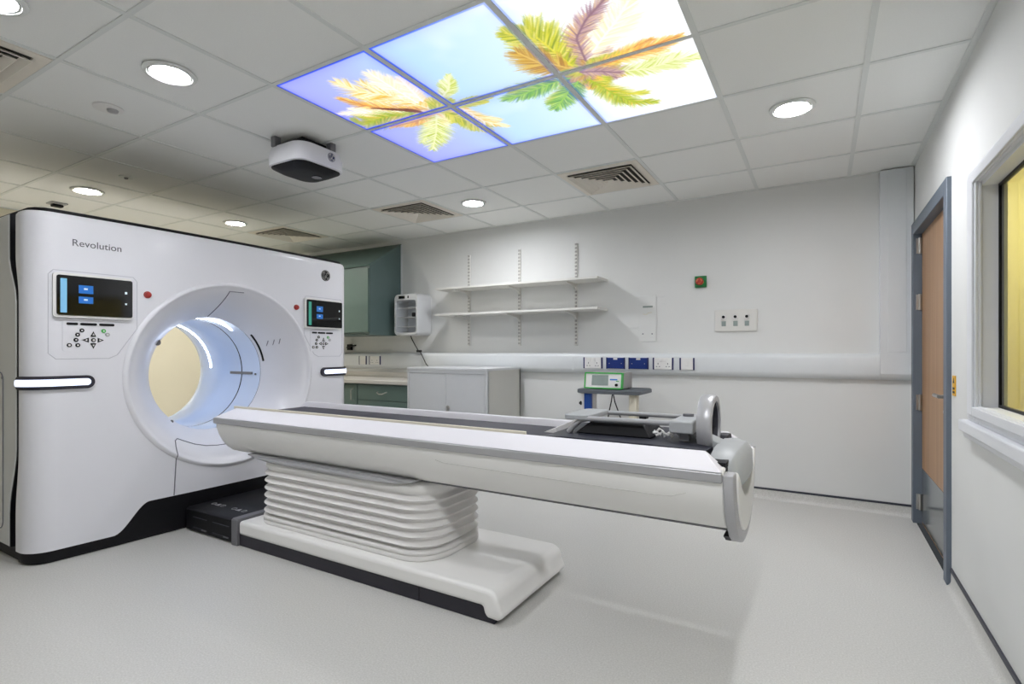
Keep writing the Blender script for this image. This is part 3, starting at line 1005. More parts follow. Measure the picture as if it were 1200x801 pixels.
def base_unit(x0, x1, label, drawers):
    t = thing('base_unit', label, 'cupboard', ((x0 + x1) / 2, -0.28, 0), 'grey green base units')
    m = MB()
    m.box(x0, x1, -0.53, -0.004, 0.10, 0.802)
    m.box(x0 + 0.01, x1 - 0.01, -0.48, -0.01, 0.0, 0.10)
    m.build('carcass', M['cab_side'], t)
    if drawers:
        for (z0, z1) in ((0.635, 0.785), (0.475, 0.63), (0.30, 0.47), (0.11, 0.295)):
            dd = MB().box(x0 + 0.004, x1 - 0.004, -0.550, -0.531, z0, z1).build('drawer', M['cab'], t, bevel=0.002)
            zc = (z0 + z1) / 2
            xm = (x0 + x1) / 2
            MB().tube([(xm - 0.06, -0.551, zc + 0.012), (xm - 0.055, -0.572, zc + 0.006), (xm - 0.02, -0.580, zc - 0.008), (xm + 0.02, -0.580, zc - 0.008), (xm + 0.055, -0.572, zc + 0.006), (xm + 0.06, -0.551, zc + 0.012)], 0.006, 10).build('handle', M['metal'], dd, smooth=50)
    else:
        dd = MB().box(x0 + 0.004, x1 - 0.004, -0.550, -0.531, 0.11, 0.785).build('cupboard_door', M['cab'], t, bevel=0.002)
        MB().tube([(x1 - 0.06, -0.551, 0.74), (x1 - 0.06, -0.58, 0.73), (x1 - 0.06, -0.58, 0.63), (x1 - 0.06, -0.551, 0.62)], 0.006, 10).build('handle', M['metal'], dd, smooth=50)
    return t
base_unit(-4.735, -4.03, 'grey green drawer unit under the worktop beside the white steel cupboard', True)
base_unit(-5.44, -4.74, 'grey green base cupboard left of the drawers, half hidden by the scanner', False)

sx0, sx1, sy, szt = -3.955, -3.045, -0.66, 0.985
st = thing('steel_cupboard', 'low white steel double door cupboard standing below the wall shelves', 'cupboard', ((sx0 + sx1) / 2, -0.38, 0))
m = MB()
m.box(sx0, sx0 + 0.015, sy + 0.022, -0.075, 0.0, szt - 0.004)
m.box(sx1 - 0.015, sx1, sy + 0.022, -0.075, 0.0, szt - 0.004)
m.box(sx0, sx1, -0.09, -0.075, 0.0, szt - 0.004)
m.box(sx0, sx1, sy + 0.022, -0.075, 0.03, 0.05)
m.box(sx0 + 0.015, sx1 - 0.015, sy + 0.03, sy + 0.045, 0.0, 0.06)
m.build('carcass', M['steel_grey'], st)
MB().box(sx0 - 0.002, sx1 + 0.002, sy, -0.073, szt - 0.022, szt).build('top_panel', M['steel_white'], st, bevel=0.004)
xm = (sx0 + sx1) / 2
m = MB()
m.box(sx0, sx0 + 0.022, sy + 0.003, sy + 0.03, 0.0, szt - 0.022)
m.box(sx1 - 0.022, sx1, sy + 0.003, sy + 0.03, 0.0, szt - 0.022)
m.box(sx0 + 0.022, sx1 - 0.022, sy + 0.003, sy + 0.03, szt - 0.05, szt - 0.022)
m.box(sx0 + 0.022, sx1 - 0.022, sy + 0.024, sy + 0.03, 0.03, szt - 0.05)
m.build('front_frame', M['steel_white'], st)
for (a, b) in ((sx0 + 0.026, xm - 0.002), (xm + 0.002, sx1 - 0.026)):
    dd = MB().box(a, b, sy + 0.005, sy + 0.022, 0.065, szt - 0.054).build('cupboard_door', M['steel_white'], st, bevel=0.002)
    if a > sx0 + 0.1:
        h = MB()
        h.cyl((a + 0.03, sy + 0.006, 0.625), 'y', 0.018, -0.010, 18)
        h.box(a + 0.021, a + 0.039, sy - 0.022, sy - 0.004, 0.575, 0.645)
        h.build('lock_handle', M['metal'], dd, bevel=0.002)

# ------------------------------------------------------------------ trolley and monitor box
tr = thing('equipment_trolley', 'trolley with dark grey top on blue and white columns behind the table', 'trolley', (-2.0, -0.38, 0))
ty0, ty1 = -0.60, -0.20
rt = rrect(-2.245, -1.725, ty0, ty1, 0.06, 6)
MB().loft([[(p[0], p[1], z) for p in rrect(-2.245 + q, -1.725 - q, ty0 + q, ty1 - q, 0.06, 6)] for z, q in ((0.802, 0.008), (0.806, 0.0), (0.830, 0.0), (0.836, 0.008))]).build('top_tray', M['grey_top'], tr, smooth=40)
MB().box(-2.185, -2.125, -0.56, -0.52, 0.14, 0.801).build('blue_column', M['blue_col'], tr, bevel=0.006)
MB().box(-2.215, -2.186, -0.55, -0.27, 0.14, 0.801).build('side_panel', M['socket'], tr, bevel=0.004)
MB().box(-1.825, -1.765, -0.54, -0.46, 0.14, 0.801).build('white_column', M['cream'], tr, bevel=0.008)
MB().lathe([(0, 0.0), (-0.004, 0.016), (-0.012, 0.017), (-0.016, 0.010), (-0.022, 0.010)], (-2.205, -0.55, 0.72), 'x', 18).build('side_knob', M['black'], tr, smooth=40)
MB().loft([[(p[0], p[1], z) for p in rrect(-2.25, -1.72, -0.60, -0.20, 0.06, 6)] for z in (0.09, 0.14)]).build('base_tray', M['grey_top'], tr, smooth=40)
for (a, b) in ((-2.2, -0.55), (-1.77, -0.55), (-2.2, -0.25), (-1.77, -0.25)):
    c_ = MB().box(a - 0.012, a + 0.012, b - 0.02, b + 0.02, 0.05, 0.092).build('castor_fork', M['silver_dark'], tr)
    MB().cyl((a - 0.010, b, 0.032), 'x', 0.032, 0.02, 20).build('castor_wheel', M['black'], c_, smooth=40)
MB().box(-1.755, -1.70, -0.50, -0.42, 0.615, 0.64).build('cable_plug', M['black'], tr, bevel=0.006)
MB().tube([(-1.985, -0.45, 0.80), (-1.99, -0.46, 0.74), (-2.005, -0.47, 0.66), (-2.02, -0.48, 0.56), (-2.03, -0.45, 0.30), (-2.0, -0.42, 0.145)], 0.005, 8).build('cable', M['cable'], tr, smooth=50)
MB().tube([(-1.983, -0.44, 0.80), (-1.965, -0.45, 0.73), (-1.93, -0.46, 0.65), (-1.90, -0.47, 0.58), (-1.88, -0.45, 0.30), (-1.90, -0.42, 0.145)], 0.005, 8).build('cable', M['cable'], tr, smooth=50)

dv = thing('monitor_box', 'white boxy monitor with bright green edges standing on the trolley', 'monitor', (-2.0, -0.45, 0.836))
ax0, ax1, ay, az0, az1 = -2.180, -1.868, -0.565, 0.842, 0.968
MB().prism([(ay + 0.02, az0), (ay + 0.04, az1), (-0.30, az1), (-0.30, az0)], 'x', ax0 + 0.004, ax1 - 0.004).build('casing', M['device_side'], dv, bevel=0.004)
fr_ = MB()
for (a, b, c, d_) in ((ax0, ax0 + 0.009, az0, az1), (ax1 - 0.009, ax1, az0, az1), (ax0 + 0.009, ax1 - 0.009, az0, az0 + 0.009), (ax0 + 0.009, ax1 - 0.009, az1 - 0.009, az1)):
    yy = lambda z: ay + 0.02 * (z - az0) / (az1 - az0)
    fr_.add([(a, yy(c) - 0.006, c), (b, yy(c) - 0.006, c), (b, yy(d_) - 0.006, d_), (a, yy(d_) - 0.006, d_), (a, yy(c) + 0.03, c), (b, yy(c) + 0.03, c), (b, yy(d_) + 0.03, d_), (a, yy(d_) + 0.03, d_)],
            [(0, 1, 2, 3), (4, 7, 6, 5), (0, 4, 5, 1), (3, 2, 6, 7), (0, 3, 7, 4), (1, 5, 6, 2)])
fr_.build('green_frame', M['green'], dv)


def on_dev(x0, x1, z0, z1, off, name, mat, par):
    yy = lambda z: ay + 0.02 * (z - az0) / (az1 - az0) - off
    return MB().add([(x0, yy(z0), z0), (x1, yy(z0), z0), (x1, yy(z1), z1), (x0, yy(z1), z1), (x0, yy(z0) + 0.012, z0), (x1, yy(z0) + 0.012, z0), (x1, yy(z1) + 0.012, z1), (x0, yy(z1) + 0.012, z1)],
                    [(0, 1, 2, 3), (4, 7, 6, 5), (0, 4, 5, 1), (3, 2, 6, 7), (0, 3, 7, 4), (1, 5, 6, 2)]).build(name, mat, par)
fp = on_dev(ax0 + 0.009, ax1 - 0.009, az0 + 0.009, az1 - 0.009, 0.001, 'front_panel', M['socket'], dv)
on_dev(ax0 + 0.062, ax0 + 0.198, az0 + 0.026, az1 - 0.02, 0.003, 'screen', M['lcd'], fp)
on_dev(ax0 + 0.212, ax0 + 0.272, az0 + 0.068, az0 + 0.078, 0.0025, 'blue_marking', M['icon_blue'], fp)
on_dev(ax0 + 0.262, ax0 + 0.285, az0 + 0.058, az0 + 0.064, 0.0025, 'green_marking', M['green'], fp)
MB().cyl((ax0 + 0.268, ay + 0.006, az0 + 0.032), 'y', 0.011, -0.016, 18).build('knob', M['black'], fp, smooth=40)
for a in (ax0 + 0.03, ax1 - 0.03):
    MB().cyl((a, -0.48, 0.836), 'z', 0.01, 0.007, 12).build('foot', M['black'], dv)
    MB().cyl((a, -0.33, 0.836), 'z', 0.01, 0.007, 12).build('foot', M['black'], dv)

# yellow sign by the door
ys = thing('wall_sign', 'small yellow sign on the right wall between door and window', 'sign', (-0.002, -1.285, 0.925))
MB().box(-0.004, 0, -1.315, -1.255, 0.925, 1.02).build('sign_plate', M['yellow'], ys)
q = MB()
q.prism([(-1.30, 0.985), (-1.27, 0.985), (-1.285, 1.01)], 'x', -0.0048, -0.004)
q.box(-0.0048, -0.004, -1.305, -1.265, 0.955, 0.965)
q.box(-0.0048, -0.004, -1.305, -1.265, 0.937, 0.947)
q.build('sign_marks', M['black'], ys)
# ------------------------------------------------------------------ CT scanner gantry
YC, W, R, XF, BOW = -2.32, 1.085, 0.12, -4.06, 0.05
ZT = 1.885
EA, EB, EZ, RB = 0.66, 0.625, 0.978, 0.40      # bowl ellipse and bore radius
XB = -4.35
SM = W - R


def plan(s):
    """front outline of the cover in plan: s runs across the front -> x, y, normal"""
    sg = -1 if s < 0 else 1
    a = abs(s)
    if a <= SM:
        x = XF - BOW * (s / W) ** 2
        n = Vector((1, 2 * BOW * s / W ** 2, 0)).normalized()
        return x, YC + s, n.x, n.y
    xe = XF - BOW * (SM / W) ** 2
    q = (a - SM) / R
    if q <= PI / 2:
        return xe - R * (1 - math.cos(q)), YC + sg * (SM + R * math.sin(q)), math.cos(q), sg * math.sin(q)
    return xe - R - (a - SM - R * PI / 2), YC + sg * W, 0.0, float(sg)


SE = SM + R * PI / 2


def polar(y, z):
    dy, dz = y - YC, z - EZ
    r = math.hypot(dy, dz)
    if r < 1e-6:
        return 0, 0
    c, s = dy / r, dz / r
    re = EA * EB / math.hypot(EB * c, EA * s)
    return r, re


def bowl(t, xf):
    if t < 0.0:
        t = 0.0
    g = max(0.0, (t - 0.05) / 0.95) ** 1.55
    bump = 0.010 * math.exp(-((t - 0.07) / 0.06) ** 2)
    return xf * (1 - g) + XB * g + 0.004 + bump


def surf(y, z):
    r, re = polar(y, z)
    xf = plan(y - YC)[0]
    if r >= re:
        return xf
    return bowl(min(1.0, (re - r) / (re - RB)), xf)


def zbot(s):
    return 0.065 + 0.16 * smoothstep(0.71, 0.52, abs(s))


ga = thing('ct_scanner', 'large white CT scanner gantry with a round bore', 'scanner', (-4.65, YC, 0))
cols = [k * SM / 70 for k in range(71)] + [SM + R * PI / 2 * k / 10 for k in range(1, 11)]
svals = [-c for c in reversed(cols)] + cols[1:]
NZ = 110
rows = []
for iz in range(NZ + 1):
    v = iz / NZ
    row = []
    zz0 = 0.065 + v * (ZT - 0.065)
    ret = 0.046 - 0.042 * smoothstep(0.25, 0.6, zz0) * smoothstep(1.66, 1.42, zz0)
    full = [-(SE + ret)] + [-(SE + ret * .5)] + svals + [SE + ret * .5] + [SE + ret]
    for s in full:
        x, y, nx, ny = plan(s)
        zb = zbot(s)
        z = zb + v * (ZT - zb)
        rnd = max(0.0, (z - (ZT - 0.025)) / 0.025)
        d = 0.012 * rnd * rnd
        row.append((x - nx * d, y - ny * d, z))
    rows.append(row)


def keep(i, j):
    for (a, b) in ((i, j), (i + 1, j), (i, j + 1), (i + 1, j + 1)):
        x, y, z = rows[a][b]
        r, re = polar(y, z)
        if r > re * 0.975:
            return True
    return False


fc = MB().grid(rows, keep=keep).build('front_cover', M['gantry'], ga, smooth=50)
rows2 = []
for k in range(49):
    t = -0.02 + 1.02 * k / 48
    row = []
    for q in range(144):
        a = 2 * PI * q / 144
        c, s = math.cos(a), math.sin(a)
        re = EA * EB / math.hypot(EB * c, EA * s)
        r = re + (RB - re) * t
        y, z = YC + r * c, EZ + r * s
        row.append((bowl(t, plan(y - YC)[0]) - (0.006 if k == 0 else 0), y, z))
    rows2.append(row)
MB().grid(rows2, wrap_u=True).build('bore_surround', M['gantry'], ga, smooth=60)
bt = MB().lathe([(XB, RB), (XB - 0.03, RB + 0.002), (-4.585, RB), ], (0, YC, EZ), 'x', 96).build('bore_liner', M['bore'], ga, smooth=60)
MB().lathe([(-4.585, RB + 0.001), (-4.587, RB + 0.012), (-4.595, RB + 0.012), (-4.597, RB + 0.001)], (0, YC, EZ), 'x', 96).build('scan_slot', M['black'], ga, smooth=60)
MB().lathe([(-4.597, RB), (-4.80, RB - 0.002), (-4.815, RB - 0.016), (-4.95, RB - 0.016), (-5.12, RB - 0.010), (-5.22, RB + 0.02), (-5.27, RB + 0.06)], (0, YC, EZ), 'x', 96).build('bore_liner', M['bore'], ga, smooth=60)


def arc_strip(x, r, a0, a1, w, name, mat, parent, dx=0.0, th=0.004):
    m = MB()
    rws = []
    n = 40
    for k in range(n + 1):
        a = a0 + (a1 - a0) * k / n
        c, s = math.cos(a), math.sin(a)
        xx = x + dx * k / n
        rws.append([(xx - w / 2, YC + r * c, EZ + r * s), (xx + w / 2, YC + r * c, EZ + r * s), (xx + w / 2, YC + (r + th) * c, EZ + (r + th) * s), (xx - w / 2, YC + (r + th) * c, EZ + (r + th) * s)])
    m.grid(rws, wrap_u=True)
    m.f.append((3, 2, 1, 0))
    e = 4 * n
    m.f.append((e, e + 1, e + 2, e + 3))
    return m.build(name, mat, parent, smooth=50)
arc_strip(-5.00, RB - 0.019, 0.06, 1.50, 0.015, 'light_strip', M['led'], ga)
arc_strip(-4.47, RB - 0.004, 0.92, 2.05, 0.009, 'light_strip', M['led'], ga)
arc_strip(-5.00, RB - 0.019, 1.64, 3.05, 0.015, 'light_strip', M['led'], ga)
m = MB().box(-4.74, -4.45, YC + RB - 0.008, YC + RB + 0.004, 0.952, 0.972)
m.build('alignment_mark', M['silver_dark'], ga)
MB().cyl((-4.41, YC + RB - 0.006, 0.955), 'y', 0.008, 0.01, 14).build('laser_port', M['silver_dark'], ga, smooth=40)

# body behind the covers
m = MB()
m.box(-5.20, -4.20, YC - 1.04, YC - 0.76, 0.05, ZT - 0.01)
m.box(-5.20, -4.20, YC + 0.76, YC + 1.04, 0.05, ZT - 0.01)
m.box(-5.20, -4.20, YC - 0.76, YC + 0.76, 1.66, ZT - 0.01)
m.box(-5.20, -4.20, YC - 0.76, YC + 0.76, 0.05, 0.29)
m.build('chassis', M['black'], ga)
tc = []
for k in range(41):
    s = -SE + 2 * SE * k / 40
    x, y, nx, ny = plan(s * 0.985)
    tc.append((x - nx * 0.02 - 0.005, y - ny * 0.03))
tc += [(-5.24, YC + 1.06), (-5.24, YC - 1.06)]
MB().prism(tc, 'z', ZT - 0.008, ZT + 0.022).build('top_cap', M['black'], ga, bevel=0.006)
# plinth
m = MB()
rws = []
n_p = 160
for k in range(n_p + 1):
    s = -(SE + 0.02) + 2 * (SE + 0.02) * k / n_p
    x, y, nx, ny = plan(s)
    zt = zbot(s) + 0.006
    rws.append([(x - 0.02 * nx, y - 0.02 * ny, 0.0), (x - 0.004 * nx, y - 0.004 * ny, 0.012), (x - 0.004 * nx, y - 0.004 * ny, zt), (x - 0.12 * nx, y - 0.06 * ny, zt), (x - 0.12 * nx, y - 0.06 * ny, 0.0)])
m.grid(rws, wrap_u=True)
m.box(-5.2, -4.25, YC - 1.06, YC + 1.06, 0.0, 0.07)
m.build('plinth', M['black'], ga, smooth=40)
# side covers with a wavy front edge
for sg, nm in ((-1, 'l'), (1, 'r')):
    pts = []
    for k in range(31):
        z = 0.075 + (ZT - 0.08) * k / 30
        pts.append((-4.335 + 0.100 * smoothstep(0.25, 0.62, z) * smoothstep(1.66, 1.40, z), z))
    pts += [(-5.22, ZT - 0.005), (-5.22, 0.075)]
    y0, y1 = (YC - 1.092, YC - 1.046) if sg < 0 else (YC + 1.046, YC + 1.092)
    so = MB().prism(pts, 'y', y0, y1).build('side_cover', M['gantry_side'], ga, bevel=0.012, segs=3)
    eg = pts[:31]
    MB().prism([(p[0] + 0.007, p[1]) for p in eg] + [(p[0] - 0.004, p[1]) for p in reversed(eg)], 'y', y0 + 0.004, y1 - 0.002).build('gap_dark_strip', M['black'], so)  # black strip added on the cover edge to make the open gap look dark
    yy = y0 - 0.001 if sg < 0 else y1 + 0.001
    lp_ = [(p[0], yy, p[1]) for p in rrect(-5.05, -4.415, 0.16, 1.02, 0.05, 6)]
    MB().tube(lp_, 0.0035, 6, closed=True).build('access_panel_seam', M['line'], so)
    MB().cyl((-4.43, yy, 0.99), 'y', 0.008, -0.003 * (1 if sg < 0 else -1), 12).build('latch_screw', M['silver_dark'], so)
# rear cover
rws = []
for t in (0.0, 0.06, 0.5, 1.0):
    row = []
    for q in range(96):
        a = 2 * PI * q / 96
        c, s = math.cos(a), math.sin(a)
        k1 = 1.06 / max(abs(c), 1e-6)
        k2 = ((ZT - 0.01 - EZ) if s > 0 else (EZ - 0.07)) / max(abs(s), 1e-6)
        ro = min(k1, k2)
        r = (RB + 0.06) * (1 - t) + ro * t
        row.append((-5.27 + 0.05 * t * t, YC + r * c, EZ + r * s))
    rws.append(row)
MB().grid(rws, wrap_u=True).build('rear_cover', M['gantry'], ga, smooth=50)


# shapes laid on the curved front
def on_front(s0, s1, z0, z1, rad, o0, o1, n=24):
    """rounded slab following the front outline between offsets o0 and o1"""
    rws = []
    ss = []
    for k in range(n + 1):
        u = k / n
        u = 0.5 - 0.5 * math.cos(PI * u)
        ss.append(s0 + (s1 - s0) * u)
    for s in ss:
        e = min(s - s0, s1 - s)
        ins = 0.0
        if e < rad:
            ins = rad - math.sqrt(max(0, rad * rad - (rad - e) ** 2))
        x, y, nx, ny = plan(s)
        ins = min(ins, (z1 - z0) / 2 - 0.0004)
        a, b = z0 + ins, z1 - ins
        rws.append([(x + nx * o1, y + ny * o1, a), (x + nx * o1, y + ny * o1, b), (x + nx * o0, y + ny * o0, b), (x + nx * o0, y + ny * o0, a)])
    m = MB().grid(rws, wrap_u=True)
    m.f.append((3, 2, 1, 0))
    e = 4 * n
    m.f.append((e, e + 1, e + 2, e + 3))
    return m


def quad_front(s0, s1, z0, z1, o, name, mat, par):
    return on_front(s0, s1, z0, z1, 0.0005, o - 0.003, o, 4).build(name, mat, par)


def path_front(pts, r, name, mat, par, closed=False, sub=6, off=0.0):
    P = []
    n = len(pts)
    for k in range(n if closed else n - 1):
        a, b = pts[k], pts[(k + 1) % n]
        for q in range(sub):
            f = q / sub
            y, z = a[0] + (b[0] - a[0]) * f, a[1] + (b[1] - a[1]) * f
            P.append((surf(y, z) + off, y, z))
    if not closed:
        P.append((surf(*pts[-1]) + off, *pts[-1]))
    return MB().tube(P, r, 6, closed=closed).build(name, mat, par)


for sg in (-1, 1):
    sc = 0.785 * sg
    # framed operator panel outline
    a, b = (sc - 0.215, sc + 0.195) if sg < 0 else (sc - 0.195, sc + 0.215)
    inner = 1 if sg < 0 else -1
    if sg < 0:
        loop = [(YC + a + .02, 1.575), (YC + b - .02, 1.575), (YC + b, 1.55), (YC + b, 1.27), (YC + b - .10, 1.115), (YC + b - .14, 1.095), (YC + a + .03, 1.095), (YC + a, 1.125), (YC + a, 1.55)]
    else:
        loop = [(YC + a + .02, 1.575), (YC + b - .02, 1.575), (YC + b, 1.55), (YC + b, 1.125), (YC + b - .03, 1.095), (YC + a + .14, 1.095), (YC + a + .10, 1.115), (YC + a, 1.27), (YC + a, 1.55)]
    path_front(loop, 0.0022, 'panel_seam', M['seam_light'], ga, closed=True)
    wr = 0.162 if sg < 0 else 0.187
    bz = on_front(sc - 0.200, sc + wr - 0.002, 1.320, 1.560, 0.015, -0.004, 0.022).build('screen_housing', M['white_plastic'], ga, smooth=40)
    sn = on_front(sc - 0.188, sc + wr, 1.332, 1.548, 0.010, 0.021, 0.027).build('touchscreen', M['black_gloss'], ga, smooth=40)
    s0 = sc - 0.188
    quad_front(s0 + 0.016, s0 + 0.044, 1.345, 1.530, 0.0276, 'screen_sidebar', M['icon_cyan'] if sg < 0 else M['icon_green'], sn)
    quad_front(s0 + 0.095, s0 + 0.160, 1.455, 1.500, 0.0276, 'screen_icon', M['icon_blue'], sn)
    quad_front(s0 + 0.095, s0 + 0.160, 1.400, 1.437, 0.0276, 'screen_icon', M['icon_blue'], sn)
    quad_front(s0 + 0.118, s0 + 0.135, 1.475, 1.485, 0.0282, 'icon_mark', M['icon_white'], sn)
    quad_front(s0 + 0.118, s0 + 0.135, 1.416, 1.425, 0.0282, 'icon_mark', M['icon_white'], sn)
    quad_front(s0 + wr + 0.149, s0 + wr + 0.161, 1.468, 1.482, 0.0276, 'icon_mark', M['icon_white'], sn)
    quad_front(s0 + wr + 0.150, s0 + wr + 0.160, 1.405, 1.415, 0.0276, 'icon_mark', M['icon_white'], sn)
    # key panel
    kd = -0.022 if sg < 0 else 0.0
    k0, k1 = sc - 0.135 + kd, sc + 0.105 + kd
    kp = on_front(k0, k1, 1.135, 1.305, 0.012, -0.003, 0.003).build('key_panel', M['gantry'], ga, smooth=40)
    kk = 0.0006
    off_ = sc - 0.135 + kd - 240 * kk

    def K(px, py):
        return off_ + px * kk, 1.29 - (py - 487) * 0.00069
    for (px, wpx) in ((310, 84), (432, 128), (573, 122)):
        s, z = K(px, 492)
        on_front(s - wpx * kk / 2, s + wpx * kk / 2, z - 0.007, z + 0.007, 0.006, 0.002, 0.006, 10).build('key_bar', M['black'], kp, smooth=40)
    bk0 = None
    for (px, py, kind) in ((380, 543, 'k'), (348, 578, 'k'), (337, 620, 'k'), (288, 662, 'o'), (350, 662, 'k'), (468, 620, 'o'), (547, 543, 'g'), (578, 573, 's')):
        s, z = K(px, py)
        x, y, nx, ny = plan(s)
        mt = {'k': M['black'], 'o': M['black'], 'g': M['green_btn'], 's': M['silver']}[kind]
        bb = MB().cyl((x + 0.001, y, z), 'x', 0.0108, 0.006, 18).build('round_key', mt, kp, smooth=40)
        MB().cyl((x + 0.0065, y, z), 'x', 0.0062 if kind == 'o' else 0.0042, 0.001, 14).build('key_symbol', M['white_plastic'], bb)
    for (px, py, da) in ((467, 575, PI / 2), (412, 620, PI), (520, 620, 0), (467, 663, -PI / 2)):
        s, z = K(px, py)
        x, y, nx, ny = plan(s)
        tri = [(y + 0.018 * math.cos(da + q) * (1 if q == 0 else 1), z + 0.018 * math.sin(da + q)) for q in (0, 2.3, -2.3)]
        ak = MB().prism(tri, 'x', x + 0.001, x + 0.006).build('arrow_key', M['black'], kp)
        tri2 = [(y + 0.007 * math.cos(da + q), z + 0.007 * math.sin(da + q)) for q in (0, 2.3, -2.3)]
        MB().prism(tri2, 'x', x + 0.006, x + 0.007).build('key_symbol', M['white_plastic'], ak)
    # emergency stop
    sy_ = -0.535 if sg < 0 else 0.515
    zz = 1.478
    x = surf(YC + sy_, zz)
    MB().lathe([(0.0, 0.021), (0.005, 0.021), (0.006, 0.018), (0.016, 0.017), (0.018, 0.012), (0.018, 0.0)], (x, YC + sy_, zz), 'x', 24).build('emergency_button', M['red'], ga, smooth=40)
    # status light bar wrapping the edge
    l0, l1 = (-SE - 0.012, -0.80) if sg < 0 else (0.755, SE + 0.012)
    lb = on_front(l0, l1, 0.930, 1.002, 0.036 if sg < 0 else 0.036, -0.003, 0.014, 40).build('status_light_bar', M['skirt'], ga, smooth=40)
    lq0, lq1 = (l0 + 0.012, l1 - 0.02) if sg < 0 else (l0 + 0.03, l1 - 0.012)
    on_front(lq0, lq1, 0.948, 0.985, 0.018, 0.012, 0.020, 40).build('light_diffuser', M['bar'], lb, smooth=40)

# lower centre cover seam
seam = [(YC - 0.385, 0.228), (YC - 0.372, 0.46), (YC - 0.362, 0.53), (YC - 0.350, 0.562), (YC - 0.325, 0.570), (YC - 0.29, 0.553), (YC - 0.21, 0.516), (YC - 0.13, 0.493), (YC - 0.05, 0.483), (YC, 0.482)]
seam = seam + [(2 * YC - p[0], p[1]) for p in reversed(seam[:-1])]
path_front(seam, 0.0035, 'cover_seam', M['line'], ga, off=0.0005)
# top centre inspection cover
rws = []
for k in range(9):
    z = 1.385 + 0.165 * k / 8
    rws.append([(surf(YC + 0.025 + (q / 6 - 0.5) * 0.10 + (k / 8) * 0.01, z) + 0.003, YC + 0.025 + (q / 6 - 0.5) * 0.10 + (k / 8) * 0.01, z) for q in range(7)])
MB().grid(rws).build('inspection_cover', M['gantry'], ga, smooth=50)
loop = [(r_[0][1], r_[0][2]) for r_ in rws] + [(p[1], p[2]) for p in rws[-1][1:]]
path_front(loop, 0.003, 'cover_seam', M['line'], ga, off=0.002)
# laser window, vents and port on the bowl
P = []
for k in range(13):
    a = 0.20 + 0.56 * k / 12
    y, z = YC + 0.414 * math.cos(a), EZ + 0.414 * math.sin(a)
    P.append((surf(y, z) + 0.001, y, z))
MB().tube(P, 0.0075, 8).build('laser_window', M['black'], ga, smooth=60)
for k in range(3):
    y, z = YC + 0.395 + k * 0.026, EZ + 0.218 + k * 0.008
    MB().tube([(surf(y, z + 0.02) + 0.001, y - 0.004, z + 0.02), (surf(y, z - 0.02) + 0.001, y + 0.004, z - 0.02)], 0.003, 6).build('speaker_slit', M['line'], ga)
y, z = YC - 0.375, EZ + 0.215
MB().lathe([(0, 0.02), (0.004, 0.02), (0.006, 0.0)], (surf(y, z), y, z), 'x', 20).build('camera_port', M['silver_dark'], ga, smooth=40)
y, z = YC - 0.275, EZ - 0.315
MB().lathe([(0, 0.012), (0.004, 0.010), (0.005, 0.0)], (surf(y, z), y, z), 'x', 16).build('laser_port', M['silver_dark'], ga, smooth=40)
# lettering
vs, fs = text_mesh('Revolution', 0.068)
wmax = max(v[0] for v in vs)
sx = 0.232 / wmax
y0 = -3.222
MB().add([(plan(y0 + v[0] * sx - YC)[0] + 0.0012 + v[2], y0 + v[0] * sx, 1.716 + v[1] * sx) for v in vs], fs).build('lettering', M['ink'], ga)
xe = plan(0.80)[0]
emblem('badge', ga, (xe + 0.001, YC + 0.81, 1.762), 0.045, 'x', M['black'], M['metal'])

# ------------------------------------------------------------------ patient table
YT = -2.335
ta = thing('patient_table', 'long white patient table on a pleated column in front of the scanner bore', 'scanner table', (-2.6, YT, 0))
# floor base
m = MB()
pts = [(-3.475, 0.066), (-3.475, 0.146)]
for k in range(9):
    a = PI / 2 * (1 - k / 8)
    pts.append((-1.755 + 0.06 * math.cos(a), 0.086 + 0.055 * math.sin(a)))
pts += [(-1.672, 0.032), (-1.70, 0.018), (-1.745, 0.020), (-1.762, 0.030), (-1.772, 0.066)]
m.prism(pts, 'y', -2.652, -2.018)
m.build('base_cover', M['table'], ta, bevel=0.022, segs=4)
MB().box(-3.475, -1.715, -2.643, -2.027, 0.0, 0.068).build('base_skirt', M['skirt'], ta, bevel=0.004)
MB().box(-2.122, -2.118, -2.6445, -2.63, 0.004, 0.066).build('skirt_seam', M['black'], ta)
MB().prism([(-2.658, 0.0), (-2.658, 0.146), (-2.648, 0.156), (-2.022, 0.156), (-2.012, 0.146), (-2.012, 0.0)], 'x', -3.535, -3.478).build('base_bracket', M['silver_dark'], ta, bevel=0.004)
dk = MB().prism([(-2.648, 0.008), (-2.648, 0.135), (-2.63, 0.147), (-2.04, 0.147), (-2.022, 0.135), (-2.022, 0.008)], 'x', -4.036, -3.536).build('docking_tray', M['black'], ta, bevel=0.004)
for (a, b) in ((-3.95, -3.80), (-3.74, -3.57)):
    mm = MB()
    mm.box(a, b, -2.652, -2.646, 0.030, 0.034)
    mm.box(a, b, -2.652, -2.646, 0.095, 0.098)
    mm.build('pedal_slot', M['mat_dark'], dk)
    MB().box(b - 0.055, b - 0.004, -2.654, -2.646, 0.026, 0.033).build('pedal_edge', M['silver_dark'], dk)
    xm = (a + b) / 2 - 0.02
    mm = MB()
    for dx in (-0.05, 0.05):
        mm.tube([(xm + dx + 0.016 * math.cos(q), -2.52 + 0.016 * math.sin(q), 0.1476) for q in np.linspace(0, 2 * PI, 14, endpoint=False)], 0.0012, 4, closed=True)
    mm.box(xm - 0.022, xm + 0.022, -2.535, -2.528, 0.147, 0.148)
    mm.prism([(xm - 0.015, -2.525), (xm + 0.015, -2.525), (xm, -2.500)], 'z', 0.147, 0.148)
    mm.build('pedal_symbol', M['silver'], dk)

# bellows column
BX0, BX1, BHW = -3.425, -2.105, 0.262
rings = []


